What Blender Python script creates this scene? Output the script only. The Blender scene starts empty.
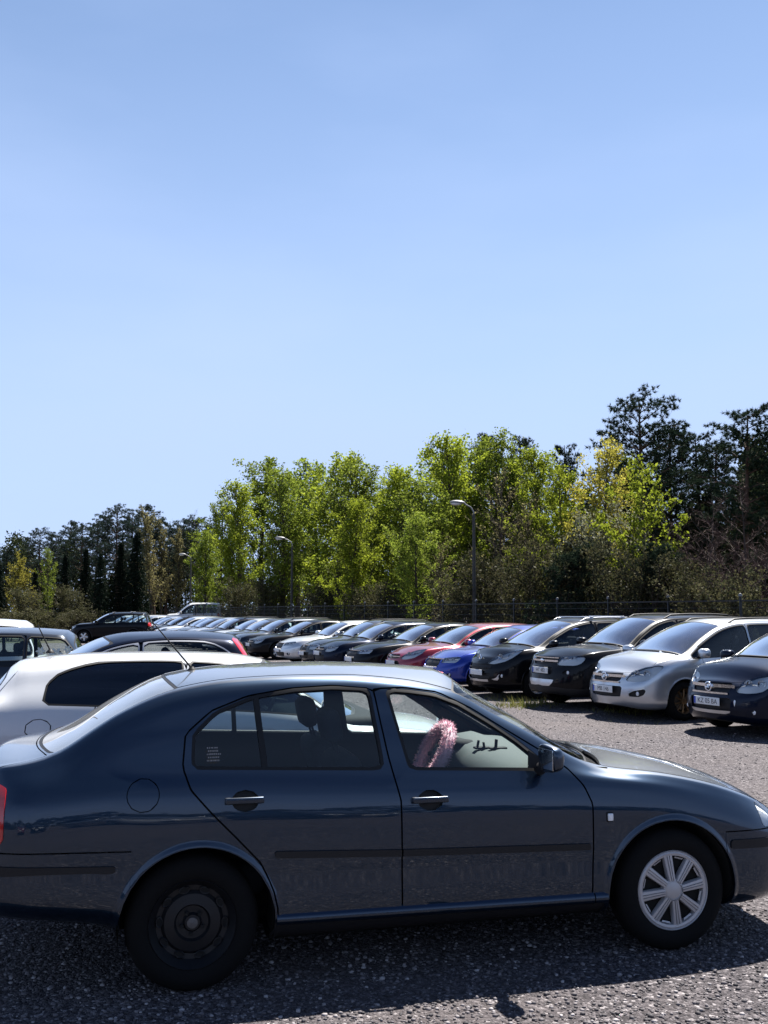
import bpy, bmesh, math, random
import numpy as np
from mathutils import Vector, Matrix

R = math.radians
sc = bpy.context.scene
COL = sc.collection
rng = random.Random(7)
nrng = np.random.default_rng(7)

# ------------------------------------------------------------------ camera
CAM_H = 1.777
cam_d = bpy.data.cameras.new('camera')
cam = bpy.data.objects.new('camera', cam_d)
COL.objects.link(cam)
cam.location = (0, 0, CAM_H)
cam.rotation_euler = (R(90 + 5.654), 0, 0)
cam_d.sensor_fit = 'VERTICAL'
cam_d.sensor_height = 24.0
cam_d.lens = 24.0 * 1000 / 1024
cam_d.clip_start = 0.05
cam_d.clip_end = 4000
sc.camera = cam

# ------------------------------------------------------------------ sun and sky
# the sun stands ahead of the camera, to its right: shadows fall towards the viewer
SUN_EL = 60.0
SUN_AZ = 29.0           # degrees right of the viewing direction (+Y)
sun_d = bpy.data.lights.new('sun', 'SUN')
sun = bpy.data.objects.new('sun', sun_d)
COL.objects.link(sun)
sun_d.energy = 5.0
sun_d.angle = R(0.53)
sun_d.color = (1.0, 0.955, 0.89)
sv = Vector((math.sin(R(SUN_AZ)) * math.cos(R(SUN_EL)), math.cos(R(SUN_AZ)) * math.cos(R(SUN_EL)), math.sin(R(SUN_EL))))
sun.rotation_euler = sv.to_track_quat('Z', 'Y').to_euler()
sun.location = sv * 60

world = bpy.data.worlds.new('World')
sc.world = world
world.use_nodes = True
wn, wl = world.node_tree.nodes, world.node_tree.links
wn.clear()
w_out = wn.new('ShaderNodeOutputWorld')
w_bg = wn.new('ShaderNodeBackground')
w_sky = wn.new('ShaderNodeTexSky')
w_sky.sky_type = 'NISHITA'
w_sky.sun_disc = False
w_sky.sun_elevation = R(SUN_EL)
w_sky.sun_rotation = R(SUN_AZ)
w_sky.altitude = 300
w_sky.air_density = 1.0
w_sky.dust_density = 0.15
w_sky.ozone_density = 2.5
w_bg.inputs['Strength'].default_value = 0.054
# spring haze: the sky pales to a soft blue-white near the horizon, with the faintest high veil
w_tc = wn.new('ShaderNodeTexCoord')
w_sep = wn.new('ShaderNodeSeparateXYZ')
w_el = wn.new('ShaderNodeMapRange')
w_el.interpolation_type = 'SMOOTHSTEP'
w_el.inputs['From Min'].default_value = 0.72
w_el.inputs['From Max'].default_value = -0.02
w_el.inputs['To Max'].default_value = 0.92
w_no = wn.new('ShaderNodeTexNoise')
w_no.inputs['Scale'].default_value = 1.6
w_no.inputs['Detail'].default_value = 5
w_map = wn.new('ShaderNodeMapping')
w_map.inputs['Scale'].default_value = (1.0, 1.0, 3.2)
w_ve = wn.new('ShaderNodeMapRange')
w_ve.inputs['From Min'].default_value = 0.45
w_ve.inputs['From Max'].default_value = 0.8
w_ve.inputs['To Max'].default_value = 0.33
w_add = wn.new('ShaderNodeMath')
w_add.use_clamp = True
w_mix = wn.new('ShaderNodeMix')
w_mix.data_type = 'RGBA'
w_mix.inputs['B'].default_value = (3.72, 4.85, 7.35, 1)
wl.new(w_tc.outputs['Generated'], w_sep.inputs[0])
wl.new(w_sep.outputs['Z'], w_el.inputs['Value'])
wl.new(w_tc.outputs['Generated'], w_map.inputs['Vector'])
wl.new(w_map.outputs[0], w_no.inputs['Vector'])
wl.new(w_no.outputs['Fac'], w_ve.inputs['Value'])
wl.new(w_el.outputs[0], w_add.inputs[0])
wl.new(w_ve.outputs[0], w_add.inputs[1])
wl.new(w_add.outputs[0], w_mix.inputs['Factor'])
wl.new(w_sky.outputs[0], w_mix.inputs['A'])
# the upper sky, out of view, is darkened to deeper blue to cut shadow fill
w_zr = wn.new('ShaderNodeMapRange')
w_zr.interpolation_type = 'SMOOTHSTEP'
w_zr.inputs['From Min'].default_value = 0.50
w_zr.inputs['From Max'].default_value = 0.85
w_zm = wn.new('ShaderNodeMix')
w_zm.data_type = 'RGBA'
w_zm.blend_type = 'MULTIPLY'
w_zm.inputs['B'].default_value = (0.42, 0.48, 0.62, 1)
wl.new(w_sep.outputs['Z'], w_zr.inputs['Value'])
wl.new(w_zr.outputs[0], w_zm.inputs['Factor'])
wl.new(w_mix.outputs['Result'], w_zm.inputs['A'])
wl.new(w_zm.outputs['Result'], w_bg.inputs['Color'])
wl.new(w_bg.outputs[0], w_out.inputs['Surface'])

sc.view_settings.view_transform = 'Standard'
sc.view_settings.look = 'None'
sc.view_settings.exposure = 1.5
sc.view_settings.gamma = 1.0
sc.view_settings.use_curve_mapping = False
sc.cycles.max_bounces = 8
sc.cycles.transparent_max_bounces = 16
sc.cycles.caustics_reflective = False
sc.cycles.caustics_refractive = False
sc.cycles.sample_clamp_indirect = 6.0

# ------------------------------------------------------------------ materials
MATS = {}


def principled(name, col, rough=0.5, metal=0.0, coat=0.0, spec=0.5, coat_rough=0.03, emit=None):
    if name in MATS:
        return MATS[name]
    m = bpy.data.materials.new(name)
    m.use_nodes = True
    b = m.node_tree.nodes['Principled BSDF']
    b.inputs['Base Color'].default_value = (*col, 1)
    b.inputs['Roughness'].default_value = rough
    b.inputs['Metallic'].default_value = metal
    b.inputs['Coat Weight'].default_value = coat
    b.inputs['Coat Roughness'].default_value = coat_rough
    b.inputs['Specular IOR Level'].default_value = spec
    MATS[name] = m
    return m


def add_bump(m, scale, strength, dist=0.01, detail=6.0, coord='Object'):
    nt = m.node_tree
    b = nt.nodes['Principled BSDF']
    tc = nt.nodes.new('ShaderNodeTexCoord')
    n = nt.nodes.new('ShaderNodeTexNoise')
    n.inputs['Scale'].default_value = scale
    n.inputs['Detail'].default_value = detail
    bp = nt.nodes.new('ShaderNodeBump')
    bp.inputs['Strength'].default_value = strength
    bp.inputs['Distance'].default_value = dist
    nt.links.new(tc.outputs[coord], n.inputs['Vector'])
    nt.links.new(n.outputs['Fac'], bp.inputs['Height'])
    nt.links.new(bp.outputs['Normal'], b.inputs['Normal'])
    return n


def paint(name, col, metal=0.55, rough=0.32, dirt=0.25, up_dust_sheen=0.30, coat=0.9, spec=0.3, dust_sheen_col=(0.30, 0.30, 0.29), ior=1.5):
    """Metallic lacquer with a thin, uneven film of dust; sky sheen is mixed into the colour of upward faces."""
    if name in MATS:
        return MATS[name]
    m = principled(name, col, rough, metal, coat, spec)
    nt = m.node_tree
    b = nt.nodes['Principled BSDF']
    b.inputs['Coat IOR'].default_value = ior
    tc = nt.nodes.new('ShaderNodeTexCoord')
    n = nt.nodes.new('ShaderNodeTexNoise')
    n.inputs['Scale'].default_value = 2.2
    n.inputs['Detail'].default_value = 8
    n.inputs['Roughness'].default_value = 0.65
    n2 = nt.nodes.new('ShaderNodeTexNoise')
    n2.inputs['Scale'].default_value = 60
    n2.inputs['Detail'].default_value = 4
    mul = nt.nodes.new('ShaderNodeMath')
    mul.operation = 'MULTIPLY'
    nt.links.new(tc.outputs['Object'], n.inputs['Vector'])
    nt.links.new(tc.outputs['Object'], n2.inputs['Vector'])
    nt.links.new(n.outputs['Fac'], mul.inputs[0])
    nt.links.new(n2.outputs['Fac'], mul.inputs[1])
    # the dust is a dull film: it dulls the coat and tints the colour a little
    rmp = nt.nodes.new('ShaderNodeMapRange')
    rmp.inputs['From Min'].default_value = 0.12
    rmp.inputs['From Max'].default_value = 0.45
    rmp.inputs['To Min'].default_value = 0.02
    rmp.inputs['To Max'].default_value = 0.02 + 0.22 * dirt
    nt.links.new(mul.outputs[0], rmp.inputs['Value'])
    nt.links.new(rmp.outputs[0], b.inputs['Coat Roughness'])
    mix = nt.nodes.new('ShaderNodeMix')
    mix.data_type = 'RGBA'
    mix.inputs['A'].default_value = (*col, 1)
    mix.inputs['B'].default_value = (*dust_sheen_col, 1)
    r2 = nt.nodes.new('ShaderNodeMapRange')
    r2.inputs['From Min'].default_value = 0.15
    r2.inputs['From Max'].default_value = 0.5
    r2.inputs['To Max'].default_value = 0.05 * dirt
    nt.links.new(mul.outputs[0], r2.inputs['Value'])
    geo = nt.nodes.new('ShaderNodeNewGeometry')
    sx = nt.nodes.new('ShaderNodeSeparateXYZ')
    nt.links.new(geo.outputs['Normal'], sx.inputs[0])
    up = nt.nodes.new('ShaderNodeMapRange')  # upward faces whitened: bright sky sheen put into the colour, besides dust
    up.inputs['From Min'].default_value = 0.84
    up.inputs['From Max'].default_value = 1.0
    up.inputs['To Max'].default_value = up_dust_sheen
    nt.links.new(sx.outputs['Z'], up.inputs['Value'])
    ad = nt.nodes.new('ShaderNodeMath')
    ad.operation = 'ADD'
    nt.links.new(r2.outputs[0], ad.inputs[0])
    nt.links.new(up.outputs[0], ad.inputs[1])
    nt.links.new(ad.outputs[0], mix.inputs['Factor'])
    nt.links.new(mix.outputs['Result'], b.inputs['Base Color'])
    return m


def glass(name, tint, refl=1.0, rough=0.0):
    if name in MATS:
        return MATS[name]
    m = bpy.data.materials.new(name)
    m.use_nodes = True
    nt = m.node_tree
    nt.nodes.clear()
    out = nt.nodes.new('ShaderNodeOutputMaterial')
    tr = nt.nodes.new('ShaderNodeBsdfTransparent')
    tr.inputs['Color'].default_value = (*tint, 1)
    gl = nt.nodes.new('ShaderNodeBsdfGlossy')
    gl.inputs['Roughness'].default_value = rough
    gl.inputs['Color'].default_value = (1, 1, 1, 1)
    fr = nt.nodes.new('ShaderNodeFresnel')
    fr.inputs['IOR'].default_value = 1.52
    mu = nt.nodes.new('ShaderNodeMath')
    mu.operation = 'MULTIPLY'
    mu.use_clamp = True
    mu.inputs[1].default_value = 1.6 * refl
    mx = nt.nodes.new('ShaderNodeMixShader')
    nt.links.new(fr.outputs[0], mu.inputs[0])
    nt.links.new(mu.outputs[0], mx.inputs['Fac'])
    nt.links.new(tr.outputs[0], mx.inputs[1])
    nt.links.new(gl.outputs[0], mx.inputs[2])
    nt.links.new(mx.outputs[0], out.inputs['Surface'])
    MATS[name] = m
    return m


M_GLASS = glass('window_glass', (0.80, 0.88, 0.88), 0.6)
M_WIND = glass('windscreen_glass', (0.90, 0.94, 0.93), 0.4)
M_TINT = glass('privacy_glass', (0.06, 0.08, 0.10))
M_WIND2 = glass('sky_tinted_windscreen', (0.55, 0.66, 0.68), 3.6)


def dusty_glass(name, base, amount, col=(0.5, 0.52, 0.54)):
    """Glass under a thin film of dust and pollen."""
    m = base.copy()
    m.name = name
    nt = m.node_tree
    out = next(n for n in nt.nodes if n.type == 'OUTPUT_MATERIAL')
    src = out.inputs['Surface'].links[0].from_socket
    di = nt.nodes.new('ShaderNodeBsdfDiffuse')
    di.inputs['Color'].default_value = (*col, 1)
    tc = nt.nodes.new('ShaderNodeTexCoord')
    no = nt.nodes.new('ShaderNodeTexNoise')
    no.inputs['Scale'].default_value = 3.5
    no.inputs['Detail'].default_value = 9
    mr = nt.nodes.new('ShaderNodeMapRange')
    mr.inputs['From Min'].default_value = 0.3
    mr.inputs['From Max'].default_value = 0.75
    mr.inputs['To Min'].default_value = amount * 0.6
    mr.inputs['To Max'].default_value = amount * 1.4
    mx = nt.nodes.new('ShaderNodeMixShader')
    nt.links.new(tc.outputs['Object'], no.inputs['Vector'])
    nt.links.new(no.outputs['Fac'], mr.inputs['Value'])
    nt.links.new(mr.outputs[0], mx.inputs['Fac'])
    nt.links.new(src, mx.inputs[1])
    nt.links.new(di.outputs[0], mx.inputs[2])
    nt.links.new(mx.outputs[0], out.inputs['Surface'])
    return m


M_WIND2 = dusty_glass('dusty_windscreen', M_WIND2, 0.05)
M_DUSTGLASS = dusty_glass('dusty_rear_glass', glass('rear_glass', (0.5, 0.58, 0.6)), 0.16)
M_LENS = glass('clear_lens', (0.97, 0.98, 0.98), 0.9)
M_TRIM = principled('interior_trim', (0.009, 0.010, 0.012), 0.8, 0.0, 0.0, 0.3)
M_RUBBER = principled('black_rubber', (0.006, 0.006, 0.007), 0.55, 0.0, 0.0, 0.3)
M_PLASTIC = principled('black_plastic', (0.011, 0.011, 0.013), 0.55, 0.0, 0.0, 0.3)
add_bump(M_PLASTIC, 400, 0.15, 0.002)
M_TYRE = principled('tyre_rubber', (0.006, 0.006, 0.0065), 0.85, 0.0, 0.0, 0.15)
add_bump(M_TYRE, 90, 0.3, 0.004)
M_ARCH = principled('wheel_well_lining', (0.005, 0.005, 0.005), 0.95)
M_STEEL = principled('black_steel_wheel', (0.010, 0.011, 0.014), 0.5, 0.4)
M_ALLOY = principled('alloy_silver', (0.55, 0.56, 0.58), 0.3, 0.85)
M_COVER = principled('silver_wheel_cover', (0.42, 0.41, 0.42), 0.4, 0.3)
M_GOLD = principled('bronze_alloy', (0.20, 0.13, 0.07), 0.35, 0.8)
M_CHROME = principled('chrome', (0.75, 0.76, 0.78), 0.12, 1.0)
M_REFL = principled('lamp_reflector', (0.78, 0.80, 0.82), 0.4, 0.15)
M_RED = principled('tail_lens_red', (0.45, 0.012, 0.015), 0.12, 0.0, 1.0)
M_AMBER = principled('amber_lens', (0.75, 0.25, 0.03), 0.15, 0.0, 1.0)
M_PLATE = principled('plate_white', (0.72, 0.73, 0.72), 0.4)
M_INK = principled('plate_ink', (0.015, 0.015, 0.018), 0.5)
M_BLUE = principled('plate_blue', (0.02, 0.06, 0.40), 0.45)
M_SEAT = principled('seat_fabric', (0.018, 0.020, 0.026), 0.95, 0.0, 0.0, 0.2)
add_bump(M_SEAT, 160, 0.4, 0.003)
M_DASH = principled('dashboard_grey', (0.065, 0.078, 0.078), 0.75)
add_bump(M_DASH, 220, 0.2, 0.002)
M_DISC = principled('brake_disc', (0.25, 0.24, 0.23), 0.4, 0.9)


# ------------------------------------------------------------------ mesh helpers
def link(o, parent=None):
    COL.objects.link(o)
    if parent is not None:
        o.parent = parent
    return o


def empty(name, loc=(0, 0, 0), rz=0.0):
    o = bpy.data.objects.new(name, None)
    o.location = loc
    o.rotation_euler = (0, 0, rz)
    o.empty_display_size = 0.3
    return link(o)


def tag(o, label=None, cat=None, group=None, kind=None):
    if label:
        o['label'] = label
    if cat:
        o['category'] = cat
    if group:
        o['group'] = group
    if kind:
        o['kind'] = kind
    return o


def copy_tree(o, parent=None):
    c = o.copy()
    COL.objects.link(c)
    if parent is not None:
        c.parent = parent
    for ch in o.children:
        copy_tree(ch, c)
    return c


class MB:
    """Collects simple solids into one mesh."""

    def __init__(self):
        self.v, self.f, self.mi = [], [], []

    def add(self, vs, fs, mi=0):
        b = len(self.v)
        self.v += [tuple(p) for p in vs]
        self.f += [tuple(b + i for i in f) for f in fs]
        self.mi += [mi] * len(fs)

    def box(self, c, s, rot=None, mi=0, bevel=0.0, seg=2):
        bm = bmesh.new()
        bmesh.ops.create_cube(bm, size=1.0)
        bmesh.ops.scale(bm, vec=s, verts=bm.verts)
        if bevel > 0:
            bmesh.ops.bevel(bm, geom=bm.edges[:], offset=bevel, segments=seg, profile=0.5, affect='EDGES')
        m = Matrix.Translation(c)
        if rot is not None:
            m = m @ rot.to_matrix().to_4x4() if hasattr(rot, 'to_matrix') else m @ rot
        bm.transform(m)
        bm.verts.ensure_lookup_table()
        self.add([v.co[:] for v in bm.verts], [[v.index for v in f.verts] for f in bm.faces], mi)
        bm.free()

    def tube(self, pts, rad, n=8, mi=0, cap=True):
        pts = [Vector(p) for p in pts]
        k = len(pts)
        rad = rad if hasattr(rad, '__len__') else [rad] * k
        vs, fs = [], []
        u = None
        for i in range(k):
            t = (pts[min(i + 1, k - 1)] - pts[max(i - 1, 0)]).normalized()
            if u is None:
                u = t.orthogonal().normalized()
            else:
                u = (u - t * u.dot(t)).normalized()
            w = t.cross(u)
            for j in range(n):
                a = 2 * math.pi * j / n
                vs.append(pts[i] + (u * math.cos(a) + w * math.sin(a)) * rad[i])
        for i in range(k - 1):
            for j in range(n):
                fs.append((i * n + j, i * n + (j + 1) % n, (i + 1) * n + (j + 1) % n, (i + 1) * n + j))
        if cap:
            fs.append(tuple(range(n - 1, -1, -1)))
            fs.append(tuple((k - 1) * n + j for j in range(n)))
        self.add(vs, fs, mi)

    def lathe(self, prof, n=48, mi=0, axis='Y', center=(0, 0, 0), closed=False):
        """prof: list of (radius, along-axis)."""
        vs, fs = [], []
        k = len(prof)
        for j in range(n):
            a = 2 * math.pi * j / n
            for r, h in prof:
                if axis == 'Y':
                    vs.append((center[0] + r * math.cos(a), center[1] + h, center[2] + r * math.sin(a)))
                elif axis == 'Z':
                    vs.append((center[0] + r * math.cos(a), center[1] + r * math.sin(a), center[2] + h))
                else:
                    vs.append((center[0] + h, center[1] + r * math.cos(a), center[2] + r * math.sin(a)))
        kk = k if closed else k - 1
        for j in range(n):
            for i in range(kk):
                a, b = j * k + i, j * k + (i + 1) % k
                c, d = ((j + 1) % n) * k + (i + 1) % k, ((j + 1) % n) * k + i
                fs.append((a, b, c, d))
        self.add(vs, fs, mi)

    def build(self, name, mats, parent=None, smooth=40, weld=False):
        me = bpy.data.meshes.new(name)
        me.from_pydata(self.v, [], self.f)
        mats = mats if isinstance(mats, (list, tuple)) else [mats]
        for m in mats:
            me.materials.append(m)
        if len(mats) > 1:
            me.polygons.foreach_set('material_index', self.mi)
        bm = bmesh.new()
        bm.from_mesh(me)
        if weld:
            bmesh.ops.remove_doubles(bm, verts=bm.verts, dist=1e-5)
        bmesh.ops.recalc_face_normals(bm, faces=bm.faces)
        bm.to_mesh(me)
        bm.free()
        if smooth:
            me.polygons.foreach_set('use_smooth', [True] * len(me.polygons))
            me.set_sharp_from_angle(angle=R(smooth))
        me.update()
        return link(bpy.data.objects.new(name, me), parent)


def text_mesh(name, s, size, mat, parent, loc, rot, extrude=0.001, align='CENTER'):
    cu = bpy.data.curves.new(name, 'FONT')
    cu.body = s
    cu.size = size
    cu.extrude = extrude
    cu.align_x = align
    cu.align_y = 'CENTER'
    tmp = bpy.data.objects.new(name + '_src', cu)
    COL.objects.link(tmp)
    dg = bpy.context.evaluated_depsgraph_get()
    me = bpy.data.meshes.new_from_object(tmp.evaluated_get(dg))
    me.name = name
    bpy.data.objects.remove(tmp)
    bpy.data.curves.remove(cu)
    me.materials.clear()
    me.materials.append(mat)
    o = bpy.data.objects.new(name, me)
    o.location = loc
    o.rotation_euler = rot
    return link(o, parent)


# ------------------------------------------------------------------ car bodies
def spl(pts, x, smooth=0.0):
    """Smooth curve through (x, y) points (cubic Hermite, slopes limited)."""
    p = np.array(sorted(pts), float)
    X, Y = p[:, 0], p[:, 1]
    h = np.diff(X)
    d = np.diff(Y) / h
    m = np.empty_like(Y)
    m[0], m[-1] = d[0], d[-1]
    for i in range(1, len(Y) - 1):
        if d[i - 1] * d[i] <= 0:
            m[i] = 0 if abs(d[i - 1] * d[i]) > 1e-9 else (d[i - 1] + d[i]) / 2
        else:
            w1, w2 = 2 * h[i] + h[i - 1], h[i] + 2 * h[i - 1]
            m[i] = (w1 + w2) / (w1 / d[i - 1] + w2 / d[i])

    def ev(xx):
        xx = np.clip(xx, X[0], X[-1])
        i = np.clip(np.searchsorted(X, xx, side='right') - 1, 0, len(h) - 1)
        t = (xx - X[i]) / h[i]
        return (Y[i] * (1 + 2 * t) * (1 - t) ** 2 + m[i] * h[i] * t * (1 - t) ** 2
                + Y[i + 1] * t * t * (3 - 2 * t) + m[i + 1] * h[i] * t * t * (t - 1))
    x = np.asarray(x, float)
    if smooth > 0:
        s = 0
        ws = 0
        for k in np.linspace(-1, 1, 9):
            w = math.exp(-2 * k * k)
            s = s + w * ev(x + k * smooth)
            ws += w
        return s / ws
    return ev(x)


def sd_poly(x, z, pts):
    """Signed distance to a polygon, negative inside."""
    P = np.asarray(pts, float)
    d = np.full(x.shape, 1e9)
    inside = np.zeros(x.shape, bool)
    n = len(P)
    for i in range(n):
        a, b = P[i], P[(i + 1) % n]
        e = b - a
        wx, wz = x - a[0], z - a[1]
        t = np.clip((wx * e[0] + wz * e[1]) / (e @ e + 1e-12), 0, 1)
        d = np.minimum(d, (wx - e[0] * t) ** 2 + (wz - e[1] * t) ** 2)
        c = ((a[1] > z) != (b[1] > z))
        with np.errstate(divide='ignore', invalid='ignore'):
            xi = (b[0] - a[0]) * (z - a[1]) / (b[1] - a[1] + 1e-15) + a[0]
        inside ^= c & (x < xi)
    d = np.sqrt(d)
    return np.where(inside, -d, d)


class Shell:
    """A body surface as a fine grid that can be cut along drawn lines.
    Zones: 0 underside, 1 lower side (sill to belt), 2 side above the belt, 3 top."""

    def __init__(self, s, nx, rows):
        self.s = s
        xe, xr = s['xe'], s['xr']
        lf, lr = s.get('nose', 0.5), s.get('tail', 0.45)
        nf, nr = s.get('nose_n', 2.4), s.get('tail_n', 2.6)
        k1 = max(10, int(nx * 0.2))
        k2 = max(10, int(nx * 0.18))
        tf = np.linspace(0, math.pi / 2, k1 + 1)[1:]
        xs_f = xe - lf + lf * np.sin(tf) ** (2 / nf)
        gf = np.maximum(np.cos(tf), 0) ** (2 / nf)
        tr = np.linspace(math.pi / 2, 0, k2 + 1)[:-1]
        xs_r = xr + lr - lr * np.sin(tr) ** (2 / nr)
        gr = np.maximum(np.cos(tr), 0) ** (2 / nr)
        mid = np.linspace(xr + lr, xe - lf, nx - k1 - k2)
        x = np.concatenate([xs_r, mid, xs_f])
        g = np.concatenate([gr, np.ones(len(mid)), gf])
        sm = s.get('smooth', 0.05)
        W = s['W'] / 2
        zt = spl(s['zt'], x, sm)
        zr = np.minimum(spl(s['zr'], x, sm), zt - 0.012)
        yr = spl(s['yr'], x, sm)
        zb = spl(s['zb'], x, sm)
        zw = np.minimum(spl(s['zw'], x, sm), zr - 0.02)
        yw = spl(s['yw'], x, sm)
        wm = spl(s.get('wm', [(xr, W), (xe, W)]), x, sm)
        side = s.get('side', [(0.045, 0.10, 0), (0.02, 0.06, 1)])
        h = zw - zb
        C = []
        C.append((0 * x, zb))
        C.append((0.52 + 0 * x, zb))
        C.append((wm - 0.11, zb))
        C.append((wm - 0.035, zb + 0.05))
        C.append((wm - 0.004, zb + 0.40 * h))
        C.append((wm + 0.0, zb + 0.60 * h))
        C.append((0.45 * wm + 0.55 * yw + 0.018, zb + 0.86 * h))
        C.append((yw, zw))
        bul = s.get('barrel', 0.018)
        C.append((0.5 * (yw + yr) + bul * np.clip((zr - zw) / 0.3, 0, 1), 0.5 * (zw + zr)))
        C.append((yr, zr))
        for q, pw in ((0.90, 2.6), (0.55, 2.3), (0.0, 2)):
            C.append((q * yr, zt - (zt - zr) * q ** pw))
        self.nc = len(C)
        CY = np.stack([c[0] for c in C], 1)
        CZ = np.stack([c[1] for c in C], 1)
        # sample between the controls
        us, zone = [], []
        for k, n in enumerate(rows):
            for j in range(n):
                us.append(k + j / n)
                zone.append(0 if k < 2 else 1 if k < 7 else 2 if k < 9 else 3)
        us.append(len(rows))
        us = np.array(us)
        kk = np.arange(self.nc, dtype=float)

        def interp(M, us):
            m = np.empty_like(M)
            m[:, 1:-1] = (M[:, 2:] - M[:, :-2]) / 2
            d = np.diff(M, axis=1)
            m[:, 0], m[:, -1] = d[:, 0], 0 * d[:, -1]
            lim = 1.5 * np.minimum(np.abs(d[:, 1:]), np.abs(d[:, :-1]))
            return m, lim
        dist = np.sqrt(np.diff(CY, axis=1) ** 2 + np.diff(CZ, axis=1) ** 2) + 1e-6

        def tang(M):
            d = np.diff(M, axis=1) / dist
            m = np.empty_like(M)
            w1, w2 = dist[:, 1:], dist[:, :-1]
            m[:, 1:-1] = (d[:, :-1] * w1 + d[:, 1:] * w2) / (w1 + w2)
            m[:, 0], m[:, -1] = d[:, 0], d[:, -1]
            return m
        mY, mZ = tang(CY), tang(CZ)
        mZ[:, -1] = 0
        mZ[:, 0:2] = 0
        k = np.clip(us.astype(int), 0, self.nc - 2)
        t = us - k
        h00, h10 = (1 + 2 * t) * (1 - t) ** 2, t * (1 - t) ** 2
        h01, h11 = t * t * (3 - 2 * t), t * t * (t - 1)
        Y = CY[:, k] * h00 + mY[:, k] * dist[:, k] * h10 + CY[:, k + 1] * h01 + mY[:, k + 1] * dist[:, k] * h11
        Z = CZ[:, k] * h00 + mZ[:, k] * dist[:, k] * h10 + CZ[:, k + 1] * h01 + mZ[:, k + 1] * dist[:, k] * h11
        Y = Y * g[:, None]
        X = np.repeat(x[:, None], len(us), 1)
        # undercut and lean of nose and tail
        fs = s.get('nose_lean')
        if fs:
            b = np.clip((X - (xe - lf)) / lf, 0, 1) ** 2
            X = X + b * spl(fs, Z)
        fs = s.get('tail_lean')
        if fs:
            b = np.clip(((xr + lr) - X) / lr, 0, 1) ** 2
            X = X + b * spl(fs, Z)
        # plan bow of windscreen and rear glass
        for (xa, xb, amt) in s.get('bow', []):
            wgt = np.exp(-((X - (xa + xb) / 2) / (0.6 * abs(xb - xa))) ** 2)
            up = np.clip((us - 8.0) / 1.0, 0, 1)[None, :]
            X = X + amt * wgt * up * (1 - np.clip(np.abs(Y) / 0.75, 0, 1) ** 2)
        # mirror: left side (+y) then right (-y)
        nu = len(us)
        Xf = np.concatenate([X, X[:, -2::-1]], 1)
        Yf = np.concatenate([-Y, Y[:, -2::-1]], 1)
        Zf = np.concatenate([Z, Z[:, -2::-1]], 1)
        P = np.stack([Xf, Yf, Zf], -1)
        du = np.gradient(P, axis=1)
        dv = np.gradient(P, axis=0)
        N = np.cross(dv, du)
        N /= np.linalg.norm(N, axis=-1, keepdims=True) + 1e-12
        mid_i = nu - 1
        if N[len(x) // 2, mid_i, 2] < 0:
            N = -N
        # degenerate ends
        N[0] = N[1] * 0.3 + np.array([-1, 0, 0]) * 0.7
        N[-1] = N[-2] * 0.3 + np.array([1, 0, 0]) * 0.7
        N /= np.linalg.norm(N, axis=-1, keepdims=True) + 1e-12
        nxn, nun = P.shape[0], P.shape[1]
        self.V = [tuple(p) for p in P.reshape(-1, 3)]
        self.N = [tuple(p) for p in N.reshape(-1, 3)]
        zf = zone + zone[::-1]
        self.polys, self.zone = [], []
        for i in range(nxn - 1):
            for j in range(nun - 1):
                a = i * nun + j
                self.polys.append((a, a + nun, a + nun + 1, a + 1))
                self.zone.append(zf[j])
        self.mask = [dict() for _ in self.polys]
        self.x, self.zt, self.zr, self.zw, self.yw, self.yr = x, zt, zr, zw, yw, yr

    def cut(self, name, f, zones=(0, 1, 2, 3)):
        V = np.array(self.V)
        val = f(V[:, 0], V[:, 1], V[:, 2])
        val = np.where(np.abs(val) < 1e-7, 1e-7, val)
        cache = {}
        P2, Z2, M2 = [], [], []
        vl = val.tolist()
        for poly, zn, mk in zip(self.polys, self.zone, self.mask):
            if zn not in zones:
                P2.append(poly); Z2.append(zn); M2.append(mk)
                continue
            sg = [vl[i] < 0 for i in poly]
            if all(sg) or not any(sg):
                if sg[0]:
                    mk[name] = True
                P2.append(poly); Z2.append(zn); M2.append(mk)
                continue
            neg, pos = [], []
            n = len(poly)
            for a in range(n):
                i, j = poly[a], poly[(a + 1) % n]
                (neg if sg[a] else pos).append(i)
                if sg[a] != sg[(a + 1) % n]:
                    key = (i, j) if i < j else (j, i)
                    m = cache.get(key)
                    if m is None:
                        t = vl[key[0]] / (vl[key[0]] - vl[key[1]])
                        t = min(max(t, 0.002), 0.998)
                        p = tuple(self.V[key[0]][q] * (1 - t) + self.V[key[1]][q] * t for q in range(3))
                        nn = np.array(self.N[key[0]]) * (1 - t) + np.array(self.N[key[1]]) * t
                        nn /= np.linalg.norm(nn) + 1e-12
                        m = len(self.V)
                        self.V.append(p)
                        self.N.append(tuple(nn))
                        cache[key] = m
                    neg.append(m)
                    pos.append(m)
            if len(neg) >= 3:
                d = dict(mk); d[name] = True
                P2.append(tuple(neg)); Z2.append(zn); M2.append(d)
            if len(pos) >= 3:
                P2.append(tuple(pos)); Z2.append(zn); M2.append(dict(mk))
        self.polys, self.zone, self.mask = P2, Z2, M2

    def select(self, rule):
        return [i for i in range(len(self.polys)) if rule(self.zone[i], self.mask[i])]

    def centre(self, i):
        return np.mean([self.V[k] for k in self.polys[i]], 0)

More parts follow.
